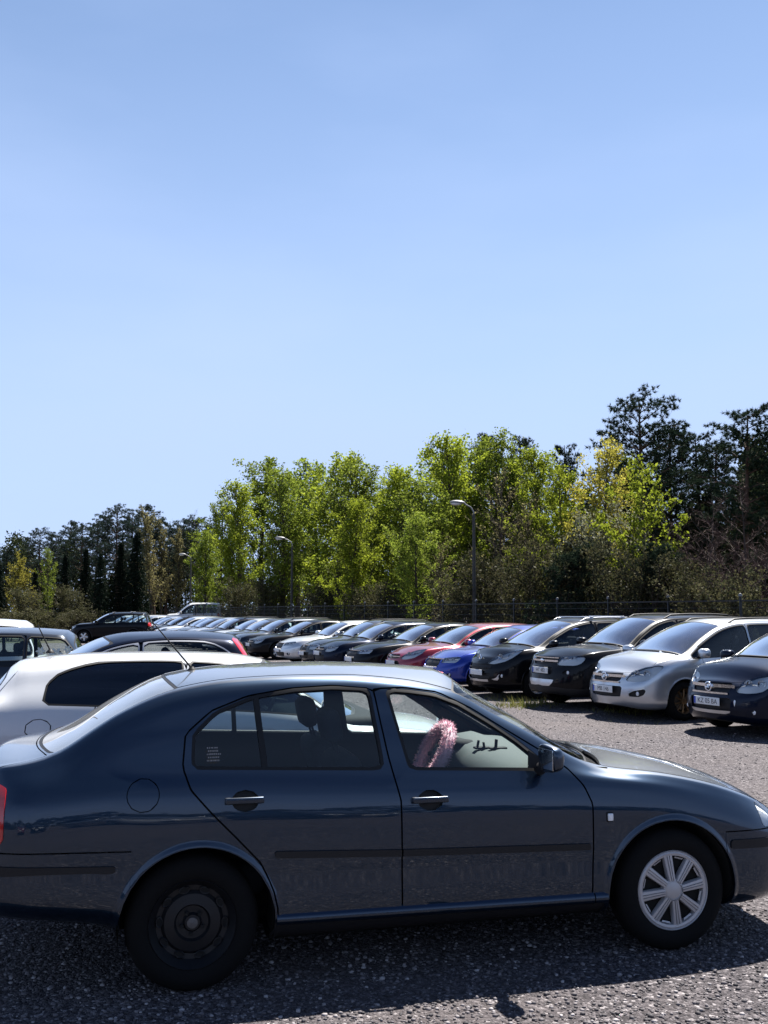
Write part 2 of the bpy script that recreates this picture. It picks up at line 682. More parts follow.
    def part(self, name, idx, mat, parent, offset=0.0, flange=0.0, back=False):
        """Builds the chosen faces as one mesh; open edges are folded inwards by 'flange'."""
        if not idx:
            return None
        rem, vs, ns = {}, [], []
        fs = []
        for i in idx:
            f = []
            for k in self.polys[i]:
                if k not in rem:
                    rem[k] = len(vs)
                    p, n = np.array(self.V[k]), np.array(self.N[k])
                    vs.append(tuple(p - n * offset))
                    ns.append(tuple(-n) if back else tuple(n))
                f.append(rem[k])
            # drop repeated points at the poles
            if back:
                f = f[::-1]
            fs.append(f)
        nmain = len(fs)
        if flange > 0:
            ec = {}
            for f in fs:
                for a in range(len(f)):
                    e = (f[a], f[(a + 1) % len(f)])
                    ec[(min(e), max(e))] = ec.get((min(e), max(e)), []) + [e]
            low = {}
            for es in ec.values():
                if len(es) == 1:
                    a, b = es[0]
                    q = []
                    for k in (a, b):
                        if k not in low:
                            low[k] = len(vs)
                            vs.append(tuple(np.array(vs[k]) - np.array(ns[k]) * flange))
                            ns.append(ns[k])
                        q.append(low[k])
                    fs.append([b, a, q[0], q[1]])
        me = bpy.data.meshes.new(name)
        me.from_pydata(vs, [], fs)
        me.materials.append(mat)
        # orient faces with the surface normals
        fl = []
        for p in me.polygons:
            if p.index < nmain:
                if p.normal.dot(Vector(ns[p.vertices[0]])) < 0:
                    fl.append(p.index)
        if fl and len(fl) > nmain / 2:
            me.flip_normals()
        me.polygons.foreach_set('use_smooth', [True] * len(me.polygons))
        ln = []
        for p in me.polygons:
            if p.index < nmain:
                ln += [ns[k] for k in p.vertices]
            else:
                ln += [tuple(p.normal)] * len(p.vertices)
        me.normals_split_custom_set(ln)
        me.update()
        return link(bpy.data.objects.new(name, me), parent)


def bump_arch(sh, cx, cz, r, w=0.035, amt=0.012):
    """Rolls a raised lip round a wheel opening."""
    V = np.array(sh.V)
    N = np.array(sh.N)
    d = np.hypot(V[:, 0] - cx, V[:, 2] - cz) - r
    m = (d > -0.002) & (d < w + 0.001) & (np.abs(V[:, 1]) > 0.6) & (V[:, 2] > 0.2)
    t = np.clip(1 - d / w, 0, 1)
    a = t * t * (3 - 2 * t)
    sgn = np.sign(V[:, 1])
    V[m, 1] += (sgn * amt * a)[m]
    rad = np.stack([(V[:, 0] - cx), 0 * d, (V[:, 2] - cz)], 1)
    rad /= np.linalg.norm(rad, axis=1, keepdims=True) + 1e-9
    sl = 6 * t * (1 - t) * amt / w
    N[m] += (rad * sl[:, None])[m]
    N /= np.linalg.norm(N, axis=1, keepdims=True)
    sh.V = [tuple(p) for p in V]
    sh.N = [tuple(p) for p in N]


def rpoly(pts, r):
    """Distance function in (x, z) of a polygon with its corners rounded outwards by r."""
    return lambda x, y, z: sd_poly(x, z, pts) - r


# ------------------------------------------------------------------ wheels
WHEEL_CACHE = {}


def wheel_meshes(rad, width, style):
    key = (round(rad, 3), round(width, 3), style)
    if key in WHEEL_CACHE:
        return WHEEL_CACHE[key]
    hero = style in ('cover8', 'steel')
    n = 72 if hero else 32
    w = width / 2
    rr = rad * 0.645           # rim flange radius
    t = MB()
    prof = [(rr - 0.006, -w + 0.022), (rr + 0.004, -w + 0.010), (rr + 0.022, -w + 0.002), (rr + 0.045, -w - 0.003),
            (rad - 0.045, -w - 0.001), (rad - 0.022, -w + 0.010), (rad - 0.007, -w + 0.026), (rad, -w + 0.05),
            (rad, -0.028), (rad - 0.008, -0.026), (rad - 0.008, -0.020), (rad, -0.018),
            (rad, 0.018), (rad - 0.008, 0.020), (rad - 0.008, 0.026), (rad, 0.028),
            (rad, w - 0.05), (rad - 0.012, w - 0.02), (rad - 0.045, w + 0.001), (rr + 0.03, w), (rr, w - 0.02)]
    t.lathe(prof, n)
    tyre = t.build('tyre', M_TYRE, None, 35)
    r = MB()
    # barrel with its outer flange
    r.lathe([(rr - 0.012, w - 0.02), (rr - 0.03, 0.0), (rr - 0.035, -w + 0.06), (rr - 0.018, -w + 0.035), (rr - 0.006, -w + 0.016),
             (rr + 0.001, -w + 0.006), (rr + 0.004, -w + 0.012), (rr - 0.002, -w + 0.024)], n)
    if style == 'steel':
        y0 = -w + 0.055
        r.lathe([(rr - 0.03, y0), (rr - 0.055, y0 + 0.004), (rr - 0.07, y0 - 0.012), (0.085, y0 - 0.02), (0.075, y0 - 0.004),
                 (0.045, y0 - 0.002), (0.035, y0 - 0.018), (0, y0 - 0.02)], n)
        # vent holes as dark recesses with raised rims, wheel bolts
        for k in range(10):
            a = 2 * math.pi * k / 10
            c = Vector((math.cos(a), 0, math.sin(a))) * (rr - 0.048)
            ring = []
            for j in range(14):
                b = 2 * math.pi * j / 14
                ring.append(c + Vector((math.cos(a), 0, math.sin(a))) * math.cos(b) * 0.014
                            + Vector((-math.sin(a), 0, math.cos(a))) * math.sin(b) * 0.023 + Vector((0, y0 - 0.008, 0)))
            r.tube(ring + [ring[0]], 0.0032, 5, 0, cap=False)
            r.add(ring, [tuple(range(14))], 1)
        for k in range(5):
            a = 2 * math.pi * k / 5 + 0.3
            c = Vector((math.cos(a) * 0.05, y0 - 0.012, math.sin(a) * 0.05))
            r.tube([c, c + Vector((0, -0.016, 0))], 0.0095, 6, 1)
        r.lathe([(0.026, y0 - 0.015), (0.025, y0 - 0.024), (0.0, y0 - 0.027)], 24, 2)
        rim = r.build('rim', [M_STEEL, M_ARCH, principled('hub_dull_metal', (0.10, 0.10, 0.105), 0.5, 0.5)], None, 35)
    elif style == 'cover8':
        y0 = -w + 0.012
        rc = rr - 0.006
        # dark backing, rim ring, hub and eight grooved spokes
        r.lathe([(rc, y0 + 0.03), (0.0, y0 + 0.03)], n, 1)
        r.lathe([(rc + 0.006, y0 + 0.012), (rc + 0.004, y0 + 0.001), (rc - 0.006, y0 - 0.005), (rc - 0.018, y0 - 0.002), (rc - 0.023, y0 + 0.012),
                 (rc - 0.022, y0 + 0.03)], n)
        r.lathe([(0.062, y0 + 0.02), (0.058, y0 - 0.006), (0.046, y0 - 0.012), (0.044, y0 - 0.009), (0.034, y0 - 0.013), (0, y0 - 0.015)], 40)
        for k in range(8):
            a = 2 * math.pi * k / 8 + R(8)
            ca, sa = math.cos(a), math.sin(a)

            def P(rad_, tan_, yy):
                return (rad_ * ca - tan_ * sa, yy, rad_ * sa + tan_ * ca)
            r0, r1 = 0.05, rc - 0.014
            h0, h1 = 0.019, 0.027
            # cross profile of a spoke: bevels at both sides and two grooves
            pr = [(-1.0, 0.022), (-1.0, 0.004), (-0.86, -0.003), (-0.38, -0.005), (-0.32, 0.001), (-0.22, 0.001), (-0.16, -0.006),
                  (0.16, -0.006), (0.22, 0.001), (0.32, 0.001), (0.38, -0.005), (0.86, -0.003), (1.0, 0.004), (1.0, 0.022)]
            vs = []
            for q in range(5):
                f = q / 4
                rr_ = r0 + (r1 - r0) * f
                hh = h0 + (h1 - h0) * f
                dome = -0.010 * (1 - f) + 0.002 * f
                for tx, yy in pr:
                    vs.append(P(rr_, tx * hh, y0 + yy + dome * (1 if yy < 0.02 else 0)))
            m = len(pr)
            fs = [(q * m + i, q * m + i + 1, (q + 1) * m + i + 1, (q + 1) * m + i) for q in range(4) for i in range(m - 1)]
            r.add(vs, fs)
            # small bracket in each opening near the rim
            a2 = a + math.pi / 8
            ca, sa = math.cos(a2), math.sin(a2)
            vs = [P(rc - 0.034, -0.022, y0 + 0.008), P(rc - 0.034, 0.022, y0 + 0.008), P(rc - 0.026, 0.026, y0 + 0.004), P(rc - 0.026, -0.026, y0 + 0.004)]
            r.add(vs, [(0, 1, 2, 3)])
        rim = r.build('rim', [M_COVER, M_ARCH], None, 30)
    else:
        ns, kind = {'alloy10': (10, 1), 'bronze10': (10, 0.62), 'alloy5': (5, 2), 'alloy7': (7, 1.4), 'cover7': (7, 2.2)}[style]
        y0 = -w + 0.02
        r.lathe([(rr - 0.02, y0 + 0.09), (0.0, y0 + 0.09)], n, 1)
        r.lathe([(rr * 0.68, y0 + 0.075), (rr * 0.2, y0 + 0.07)], n, 2)
        r.lathe([(rr * 0.26, y0 + 0.03), (rr * 0.24, y0 + 0.004), (rr * 0.16, y0 - 0.002), (0, y0 + 0.002)], 24)
        for k in range(ns):
            a = 2 * math.pi * k / ns + 0.2
            ca, sa = math.cos(a), math.sin(a)

            def P(rad_, tan_, yy):
                return (rad_ * ca - tan_ * sa, yy, rad_ * sa + tan_ * ca)
            vs = []
            for f in (0, 0.5, 1):
                rad_ = rr * 0.15 + (rr * 0.97 - rr * 0.15) * f
                hw = (0.016 + 0.006 * f) * kind
                yy = y0 + 0.004 + 0.008 * (f - 0.5) ** 2 * 4
                vs += [P(rad_, -hw, yy + 0.04), P(rad_, -hw, yy + 0.006), P(rad_, -hw * 0.6, yy), P(rad_, hw * 0.6, yy), P(rad_, hw, yy + 0.006), P(rad_, hw, yy + 0.04)]
            fs = [(q * 6 + i, q * 6 + i + 1, (q + 1) * 6 + i + 1, (q + 1) * 6 + i) for q in range(2) for i in range(5)]
            r.add(vs, fs)
        rim = r.build('rim', [M_GOLD if style == 'bronze10' else M_ALLOY, M_ARCH, M_DISC], None, 30)
    res = (tyre.data, rim.data)
    for o in (tyre, rim):
        bpy.data.objects.remove(o)
    WHEEL_CACHE[key] = res
    return res


def add_wheel(root, x, y, rad, width, style, steer=0.0):
    """y < 0 is the car's right side; the wheel's face looks outwards."""
    tyre, rim = wheel_meshes(rad, width, style)
    w = bpy.data.objects.new('wheel', None)
    w.location = (x, y, rad)
    w.empty_display_size = 0.1
    w.rotation_euler = (0, rng.uniform(0, 6) if style != 'cover8' else 0, (math.pi if y > 0 else 0) + steer)
    link(w, root)
    link(bpy.data.objects.new('tyre', tyre), w)
    link(bpy.data.objects.new('rim', rim), w)
    return w


def add_wells(root, xs, rad, yin, yout):
    """Dark inner liners of the four wheel openings."""
    for cx, cz in xs:
        for sgn in (-1, 1):
            m = MB()
            k = 20
            ring = [(cx + rad * math.cos(R(-14 + 208 * i / k)), cz + rad * math.sin(R(-14 + 208 * i / k))) for i in range(k + 1)]
            vs = [(x, sgn * yout, z) for x, z in ring] + [(x, sgn * yin, z) for x, z in ring]
            m.add(vs, [(i, i + 1, k + 2 + i, k + 1 + i) for i in range(k)])
            m.add([(x, sgn * yin, z) for x, z in ring], [tuple(range(k + 1))])
            m.build('wheel_well', M_ARCH, root, 30)


def seat(root, x, y, z=0.30, tall=0.58, width=0.47, head=True, back_rot=-20, mat=None):
    m = MB()
    m.box((x + 0.22, y, z + 0.08), (0.50, width, 0.17), Matrix.Rotation(R(-8), 4, 'Y'), 0, 0.05, 3)
    a = R(back_rot)
    M = Matrix.Translation((x, y, z + 0.12)) @ Matrix.Rotation(a, 4, 'Y')
    m.box((0, 0, 0), (0.01, 0.01, 0.01), M)
    c = M @ Vector((0, 0, tall / 2))
    m.box(c, (0.15, width, tall), Matrix.Rotation(a, 4, 'Y'), 0, 0.06, 3)
    if head:
        c = M @ Vector((0.01, 0, tall + 0.15))
        m.box(c, (0.10, 0.26, 0.18), Matrix.Rotation(a * 0.6, 4, 'Y'), 0, 0.045, 3)
        for s in (-0.06, 0.06):
            m.tube([M @ Vector((0, s, tall - 0.03)), M @ Vector((0.005, s, tall + 0.09))], 0.007, 6)
    return m.build('seat', mat or M_SEAT, root, 50)


# ------------------------------------------------------------------ the blue saloon in front
def build_hero():
    root = empty('parked_car', (-1.097, 5.666, 0), 0.24275)
    tag(root, 'dark blue-grey fastback saloon side-on, nearest car, with pink fluffy steering wheel cover', 'car')
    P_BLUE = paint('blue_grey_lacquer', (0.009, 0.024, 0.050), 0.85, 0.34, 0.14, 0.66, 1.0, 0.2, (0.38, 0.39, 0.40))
    s = dict(
        xe=3.40, xr=-1.13, W=1.73, nose=0.56, tail=0.50, nose_n=2.9, tail_n=2.9, smooth=0.06,
        zt=[(-1.13, 0.90), (-1.08, 1.01), (-0.98, 1.07), (-0.80, 1.088), (-0.66, 1.140), (-0.40, 1.298), (-0.12, 1.424), (0.15, 1.462), (0.45, 1.478), (0.75, 1.482), (1.05, 1.472),
            (1.32, 1.452), (1.43, 1.438), (1.52, 1.372), (1.8, 1.212), (2.15, 1.005), (2.28, 0.962), (2.6, 0.922), (2.95, 0.852), (3.2, 0.765), (3.33, 0.69), (3.40, 0.60)],
        zr=[(-1.13, 0.82), (-1.06, 0.95), (-0.95, 1.03), (-0.80, 1.055), (-0.66, 1.088), (-0.50, 1.185), (-0.36, 1.272), (-0.07, 1.384), (0.20, 1.425), (0.50, 1.436), (0.75, 1.434), (1.07, 1.405),
            (1.33, 1.342), (1.60, 1.205), (1.85, 1.075), (2.05, 0.968), (2.17, 0.935), (2.45, 0.900), (2.75, 0.838), (3.0, 0.757), (3.2, 0.68), (3.40, 0.57)],
        yr=[(-1.13, 0.70), (-0.8, 0.69), (-0.62, 0.675), (-0.36, 0.64), (-0.07, 0.605), (0.3, 0.585), (0.75, 0.58), (1.1, 0.588), (1.35, 0.602), (1.75, 0.66), (2.1, 0.715), (2.5, 0.755), (3.0, 0.76), (3.40, 0.74)],
        zw=[(-1.13, 0.76), (-0.95, 0.94), (-0.6, 0.995), (-0.3, 1.015), (0.0, 1.012), (0.9, 0.975), (1.8, 0.935), (2.1, 0.90), (2.5, 0.84), (2.9, 0.73), (3.2, 0.62), (3.40, 0.53)],
        yw=[(-1.13, 0.78), (-0.6, 0.785), (0.0, 0.79), (0.9, 0.795), (1.8, 0.80), (2.1, 0.808), (2.5, 0.822), (3.0, 0.82), (3.40, 0.80)],
        zb=[(-1.13, 0.40), (-0.85, 0.375), (-0.6, 0.345), (-0.38, 0.31), (-0.2, 0.22), (0.4, 0.20), (2.1, 0.205), (2.6, 0.20), (2.85, 0.195), (3.15, 0.20), (3.40, 0.27)],
        nose_lean=[(0.15, -0.08), (0.3, -0.02), (0.45, 0.03), (0.58, 0.02), (0.7, -0.05), (0.9, -0.08)],
        tail_lean=[(0.2, 0.10), (0.4, 0.0), (0.6, -0.03), (0.7, 0.02), (0.95, 0.03), (1.2, 0.05)],
    )
    sh = Shell(s, 150, [2, 2, 2, 4, 9, 8, 7, 6, 8, 4, 6, 6])
    yr_f = lambda x: spl(s['yr'], x)
    # --- lines drawn on the body (car coordinates, from the side)
    AF, AR_ = (2.480, 0.312, 0.366), (0.022, 0.308, 0.364)
    sh.cut('archF', lambda x, y, z: np.where(np.abs(y) < 0.5, 1.0, np.hypot(x - AF[0], z - AF[1]) - AF[2]), (0, 1))
    sh.cut('archR', lambda x, y, z: np.where(np.abs(y) < 0.5, 1.0, np.hypot(x - AR_[0], z - AR_[1]) - AR_[2]), (0, 1))
    sh.cut('lipF', lambda x, y, z: np.hypot(x - AF[0], z - AF[1]) - AF[2] - 0.035, (1,))
    sh.cut('lipR', lambda x, y, z: np.hypot(x - AR_[0], z - AR_[1]) - AR_[2] - 0.035, (1,))
    for q in (0.012, 0.024):
        sh.cut('lipF%d' % int(q * 1000), lambda x, y, z: np.hypot(x - AF[0], z - AF[1]) - AF[2] - q, (1,))
        sh.cut('lipR%d' % int(q * 1000), lambda x, y, z: np.hypot(x - AR_[0], z - AR_[1]) - AR_[2] - q, (1,))
    bump_arch(sh, *AF)
    bump_arch(sh, *AR_)
    rr_win = [(0.02, 1.055), (0.90, 1.020), (0.862, 1.345), (0.70, 1.355), (0.50, 1.347), (0.30, 1.318), (0.12, 1.252), (0.025, 1.165)]
    fr_win = [(1.085, 1.002), (1.735, 0.975), (1.80, 0.968), (1.66, 1.085), (1.53, 1.175), (1.37, 1.272), (1.24, 1.322), (1.10, 1.342), (1.005, 1.35)]
    for nm, pts, r in (('winR', rr_win, 0.022), ('winF', fr_win, 0.010)):
        f = rpoly(pts, r)
        sh.cut(nm, f, (2,))
        sh.cut(nm + 't', lambda x, y, z, f=f: f(x, y, z) - 0.016, (2,))
    bar = lambda x, y, z: np.abs(x - 0.335 + 0.10 * (z - 1.03)) - 0.014
    sh.cut('bar0', lambda x, y, z: x - 0.335 + 0.10 * (z - 1.03), (2,))
    sh.cut('bar', bar, (2,))
    rdoor = [(0.955, 0.235), (0.952, 0.84), (0.905, 1.06), (0.858, 1.375), (0.70, 1.395), (0.48, 1.385), (0.26, 1.352), (0.08, 1.285), (-0.045, 1.18), (-0.058, 1.03),
             (-0.02, 0.93), (0.08, 0.82), (0.20, 0.70), (0.31, 0.585), (0.37, 0.47), (0.395, 0.37), (0.40, 0.235)]
    rdoor = [(x + 0.055 * (1 if i < 4 else 0), z) for i, (x, z) in enumerate(rdoor)]
    fdoor = [(1.01, 0.235), (1.007, 0.84), (0.96, 1.06), (0.913, 1.375), (1.08, 1.378), (1.27, 1.350), (1.45, 1.262), (1.62, 1.155), (1.80, 1.045), (1.93, 0.955),
             (2.00, 0.87), (2.035, 0.78), (2.032, 0.55), (2.02, 0.235)]
    rdoor[0], rdoor[1], rdoor[2], rdoor[3] = fdoor[0], fdoor[1], fdoor[2], fdoor[3]
    GAP = 0.0042
    for nm, pts in (('doorR', rdoor), ('doorF', fdoor)):
        f = rpoly(pts, 0.0)
        sh.cut(nm, lambda x, y, z, f=f: f(x, y, z) + GAP, (1, 2))
        sh.cut(nm + 'g', lambda x, y, z, f=f: f(x, y, z) - GAP, (1, 2))
    fuel = lambda x, y, z: np.where(y > 0, 1.0, np.hypot(x + 0.24, z - 0.915) - 0.074)
    sh.cut('fuel', lambda x, y, z: fuel(x, y, z) + 0.002, (1,))
    sh.cut('fuelg', lambda x, y, z: fuel(x, y, z) - 0.002, (1,))
    for nm, hx, hz in (('recR', 0.237, 0.872), ('recF', 1.160, 0.835)):
        sh.cut(nm, lambda x, y, z, hx=hx, hz=hz: np.hypot((x - hx) * 0.74, z - hz) - 0.050, (1,))
    # bumper joints (top edge), black strips
    fb = lambda x, y, z: np.maximum(2.79 - x, np.abs(z - 0.600) - 0.0032)
    rb = lambda x, y, z: np.maximum(x + 0.285, np.abs(z - (0.672 - 0.03 * (x + 0.4))) - 0.0035)
    sh.cut('fb0', lambda x, y, z: np.where(x > 2.7, z - 0.600, 1.0), (1, 2))
    sh.cut('rb0', lambda x, y, z: np.where(x < -0.2, z - (0.672 - 0.03 * (x + 0.4)), 1.0), (1, 2))
    sh.cut('fbg', fb, (1, 2))
    sh.cut('rbg', rb, (1, 2))
    sh.cut('strF', rpoly([(2.83, 0.515), (2.835, 0.553), (3.6, 0.548), (3.6, 0.500)], 0.004), (1, 2))
    sh.cut('strR', rpoly([(-0.375, 0.572), (-0.345, 0.602), (-1.3, 0.642), (-1.3, 0.590)], 0.004), (1, 2))
    sh.cut('mold', rpoly([(0.375, 0.605), (0.375, 0.632), (1.03, 0.605), (2.016, 0.580), (2.016, 0.553), (1.03, 0.577)], 0.002), (1,))
    sh.cut('sill', rpoly([(0.30, 0.0), (0.30, 0.305), (2.10, 0.300), (2.10, 0.0)], 0.0), (1,))
    # lamps
    sh.cut('lampF', rpoly([(3.052, 0.615), (3.058, 0.722), (3.5, 0.70), (3.5, 0.61)], 0.006), (1, 2, 3))
    sh.cut('lampR', rpoly([(-0.862, 0.735), (-0.862, 0.955), (-0.91, 0.975), (-1.3, 0.94), (-1.3, 0.72)], 0.008), (1, 2, 3))
    sh.cut('lampc', lambda x, y, z: 0.36 - np.abs(y), (1, 2, 3))
    sh.cut('grille', lambda x, y, z: np.maximum(np.maximum(3.0 - x, np.abs(y) - 0.33), np.abs(z - 0.655) - 0.05), (1, 2, 3))
    # glass in front and behind
    xh = lambda y: 1.475 - 0.13 * (np.abs(y) / 0.6) ** 2
    xc = lambda y: 2.235 - 0.155 * (np.abs(y) / 0.7) ** 2
    xg1 = lambda y: -0.13 + 0.06 * (np.abs(y) / 0.6) ** 2
    xg0 = lambda y: -0.775 + 0.10 * (np.abs(y) / 0.65) ** 2
    ws = lambda x, y, z: np.maximum(np.maximum(xh(y) - x, x - xc(y)), np.abs(y) - (yr_f(x) - 0.028))
    rg = lambda x, y, z: np.maximum(np.maximum(xg0(y) - x, x - xg1(y)), np.abs(y) - (yr_f(x) - 0.030))
    sh.cut('ws', ws, (3,))
    sh.cut('wsb', lambda x, y, z: ws(x, y, z) + 0.012, (3,))
    sh.cut('rg', rg, (3,))
    sh.cut('rgb', lambda x, y, z: rg(x, y, z) + 0.016, (3,))
    dit = lambda x, y, z: np.maximum(np.abs(np.abs(y) - (yr_f(x) - 0.052)) - 0.007, np.maximum(x - 1.40, -0.10 - x))
    sh.cut('dit0', lambda x, y, z: np.abs(y) - (yr_f(x) - 0.052), (3,))
    sh.cut('ditch', dit, (3,))
    xb = lambda y: 2.315 - 0.16 * (np.abs(y) / 0.7) ** 2
    sh.cut('cowl', lambda x, y, z: np.maximum(np.maximum(xc(y) - x, x - xb(y)), np.abs(y) - (yr_f(x) - 0.035)), (3,))
    hood = lambda x, y, z: np.maximum(np.maximum(xb(y) - x, x - (3.335 - 0.5 * np.abs(y) ** 2)), np.abs(y) - (yr_f(x) - 0.045 - 0.05 * np.clip(x - 2.6, 0, 1)))
    sh.cut('hood', lambda x, y, z: hood(x, y, z) + 0.003, (3,))
    sh.cut('hoodg', lambda x, y, z: hood(x, y, z) - 0.003, (3,))
    boot = lambda x, y, z: np.maximum(np.maximum(x - xg0(y) + 0.012, -1.05 - x), np.abs(y) - 0.64)
    sh.cut('boot', lambda x, y, z: boot(x, y, z) + 0.003, (3,))
    sh.cut('bootg', lambda x, y, z: boot(x, y, z) - 0.003, (3,))

    lab = []
    for i in range(len(sh.polys)):
        z, m = sh.zone[i], sh.mask[i]
        cy = sum(sh.V[k][1] for k in sh.polys[i]) / len(sh.polys[i])
        cx = sum(sh.V[k][0] for k in sh.polys[i]) / len(sh.polys[i])
        S = 'L' if cy > 0 else 'R'
        if (m.get('archF') or m.get('archR')) and abs(cy) > 0.5:
            l = 'none'
        elif z == 0:
            l = 'floor'
        elif (m.get('winR') and not m.get('bar')):
            l = ('winR' if cx > 0.335 else 'winQ') + S
        elif m.get('winF'):
            l = 'winF' + S
        elif m.get('winRt') or m.get('winFt'):
            l = 'wtrim' + ('R' if m.get('winRt') else 'F') + S
        elif z == 3 and m.get('wsb'):
            l = 'ws'
        elif z == 3 and m.get('ws'):
            l = 'wsframe'
        elif z == 3 and m.get('rgb'):
            l = 'rg'
        elif z == 3 and m.get('rg'):
            l = 'rgframe'
        elif m.get('ditch'):
            l = 'ditch'
        elif m.get('cowl'):
            l = 'cowl'
        elif m.get('grille') and cx > 3:
            l = 'grille'
        elif m.get('lampF') and m.get('lampc'):
            l = 'lampF' + S
        elif m.get('lampR') and m.get('lampc'):
            l = 'lampR' + S
        elif m.get('strF') and cx > 2.8:
            l = 'strF'
        elif m.get('strR') and cx < -0.3:
            l = 'strR'
        elif m.get('mold') and (m.get('doorR') or m.get('doorF')):
            l = 'mold' + ('R' if m.get('doorR') else 'F') + S
        elif m.get('fuelg') and not m.get('fuel'):
            l = 'gap'
        elif m.get('fuel'):
            l = 'fuel'
        elif z == 1 and (m.get('recR') or m.get('recF')):
            l = 'rec' + ('R' if m.get('recR') else 'F') + S
        elif z == 1 and m.get('sill') and not m.get('archF') and not m.get('archR') and cx > 0.3 and cx < 2.1:
            l = 'sill'
        elif m.get('doorR'):
            l = 'doorR' + S
        elif m.get('doorF'):
            l = 'doorF' + S
        elif m.get('doorRg') or m.get('doorFg') or m.get('fbg') or m.get('rbg') or (m.get('hoodg') and not m.get('hood')) or (m.get('bootg') and not m.get('boot')):
            l = 'gap'
        elif m.get('hood'):
            l = 'hood'
        elif m.get('boot'):
            l = 'boot'
        elif z < 3 and cx > 2.8 and sum(sh.V[k][2] for k in sh.polys[i]) / len(sh.polys[i]) < 0.60:
            l = 'bumpF'
        elif z < 3 and cx < -0.285 and sum(sh.V[k][2] for k in sh.polys[i]) / len(sh.polys[i]) < 0.672 - 0.03 * (cx + 0.4):
            l = 'bumpR'
        else:
            l = 'body'
        lab.append(l)
    by = {}
    for i, l in enumerate(lab):
        by.setdefault(l, []).append(i)
    g = lambda *k: sum((by.get(q, []) for q in k), [])
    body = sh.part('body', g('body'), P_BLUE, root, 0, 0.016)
    sh.part('underbody', g('floor'), M_ARCH, root)
    sh.part('sill_skirt', [i for i in g('sill') if sh.centre(i)[1] > 0], M_PLASTIC, root, 0.004, 0.02)
    sh.part('sill_skirt', [i for i in g('sill') if sh.centre(i)[1] < 0], M_PLASTIC, root, 0.004, 0.02)
    for sg in (-1, 1):
        m = MB()
        for xa, xb2 in ((0.392, 2.030), (2.036, 2.108)):
            pr = [(0.830, 0.352), (0.850, 0.346), (0.872, 0.326), (0.878, 0.310), (0.872, 0.292), (0.850, 0.280), (0.80, 0.275), (0.80, 0.35)]
            k = len(pr)
            sl = lambda x: -0.006 * (x - 1.2)
            vs = [(xa, sg * y, z + sl(xa)) for y, z in pr] + [(xb2, sg * y, z + sl(xb2)) for y, z in pr]
            m.add(vs, [(i, (i + 1) % k, k + (i + 1) % k, k + i) for i in range(k)] + [tuple(range(k)), tuple(range(2 * k - 1, k - 1, -1))])
        m.build('rocker_panel', P_BLUE, root, 50)
    sh.part('front_bumper', g('bumpF'), P_BLUE, root, -0.002, 0.02)
    sh.part('rear_bumper', g('bumpR'), P_BLUE, root, -0.002, 0.02)
    sh.part('bumper_strip', g('strF'), M_PLASTIC, root, -0.010, 0.02)
    sh.part('bumper_strip', g('strR'), M_PLASTIC, root, -0.010, 0.02)
    sh.part('bonnet', g('hood'), P_BLUE, root, -0.001, 0.016)
    sh.part('boot_lid', g('boot'), P_BLUE, root, 0, 0.016)
    sh.part('fuel_flap', g('fuel'), P_BLUE, root, 0, 0.012)
    sh.part('cowl_grille', g('cowl'), M_PLASTIC, root, 0.03, 0.0)
    for sg in (-1, 1):
        sh.part('roof_seam_strip', [i for i in g('ditch') if sh.centre(i)[1] * sg > 0], M_RUBBER, root, 0.003, 0.0)
    sh.part('radiator_grille', g('grille'), M_PLASTIC, root, 0.012, 0.01)
    w = sh.part('windscreen', g('ws'), M_WIND, root, 0.004)
    sh.part('windscreen_surround', g('wsframe'), M_RUBBER, w, 0.002, 0.02)
    w = sh.part('rear_window', g('rg'), M_DUSTGLASS, root, 0.004)
    sh.part('window_surround', g('rgframe'), M_RUBBER, w, 0.002, 0.02)
    # liner under the skin: hides the inside of the panels and closes the joints
    sh.part('interior_lining', g('body', 'gap', 'doorRL', 'doorRR', 'doorFL', 'doorFR', 'hood', 'boot', 'fuel', 'moldRL', 'moldRR', 'moldFL', 'moldFR', 'floor', 'sill', 'strF', 'strR', 'bumpF', 'bumpR',
                                  'wtrimRL', 'wtrimRR', 'wtrimFL', 'wtrimFR', 'cowl', 'grille', 'ditch'), M_TRIM, root, 0.03)
    for S, sg in (('R', -1), ('L', 1)):
        for D in ('R', 'F'):
            d = sh.part('door', g('door' + D + S), P_BLUE, root, 0, 0.02)
            sh.part('window_frame', g('wtrim' + D + S), M_RUBBER, d, 0.001, 0.028)
            if D == 'R':
                sh.part('window', g('winR' + S), M_GLASS, d, 0.010)
                sh.part('quarter_window', g('winQ' + S), M_GLASS, d, 0.010)
            else:
                sh.part('window', g('winF' + S), M_GLASS, d, 0.010)
            sh.part('door_moulding', g('mold' + D + S), M_PLASTIC, d, -0.011, 0.014)
            # grab handle over a round recess
            hx, hz = (0.232, 0.872) if D == 'R' else (1.155, 0.835)
            m = MB()
            yy = sg * 0.846
            m.box((hx, yy + sg * 0.028, hz + 0.006), (0.185, 0.016, 0.030), None, 0, 0.007, 3)
            m.box((hx - 0.078, yy + sg * 0.012, hz + 0.006), (0.03, 0.03, 0.026), None, 0, 0.006)
            m.box((hx + 0.078, yy + sg * 0.012, hz + 0.006), (0.03, 0.03, 0.026), None, 0, 0.006)
            m.build('door_handle', P_BLUE, d, 40)
            sh.part('handle_recess', g('rec' + D + S), M_RUBBER, d, 0.018, 0)
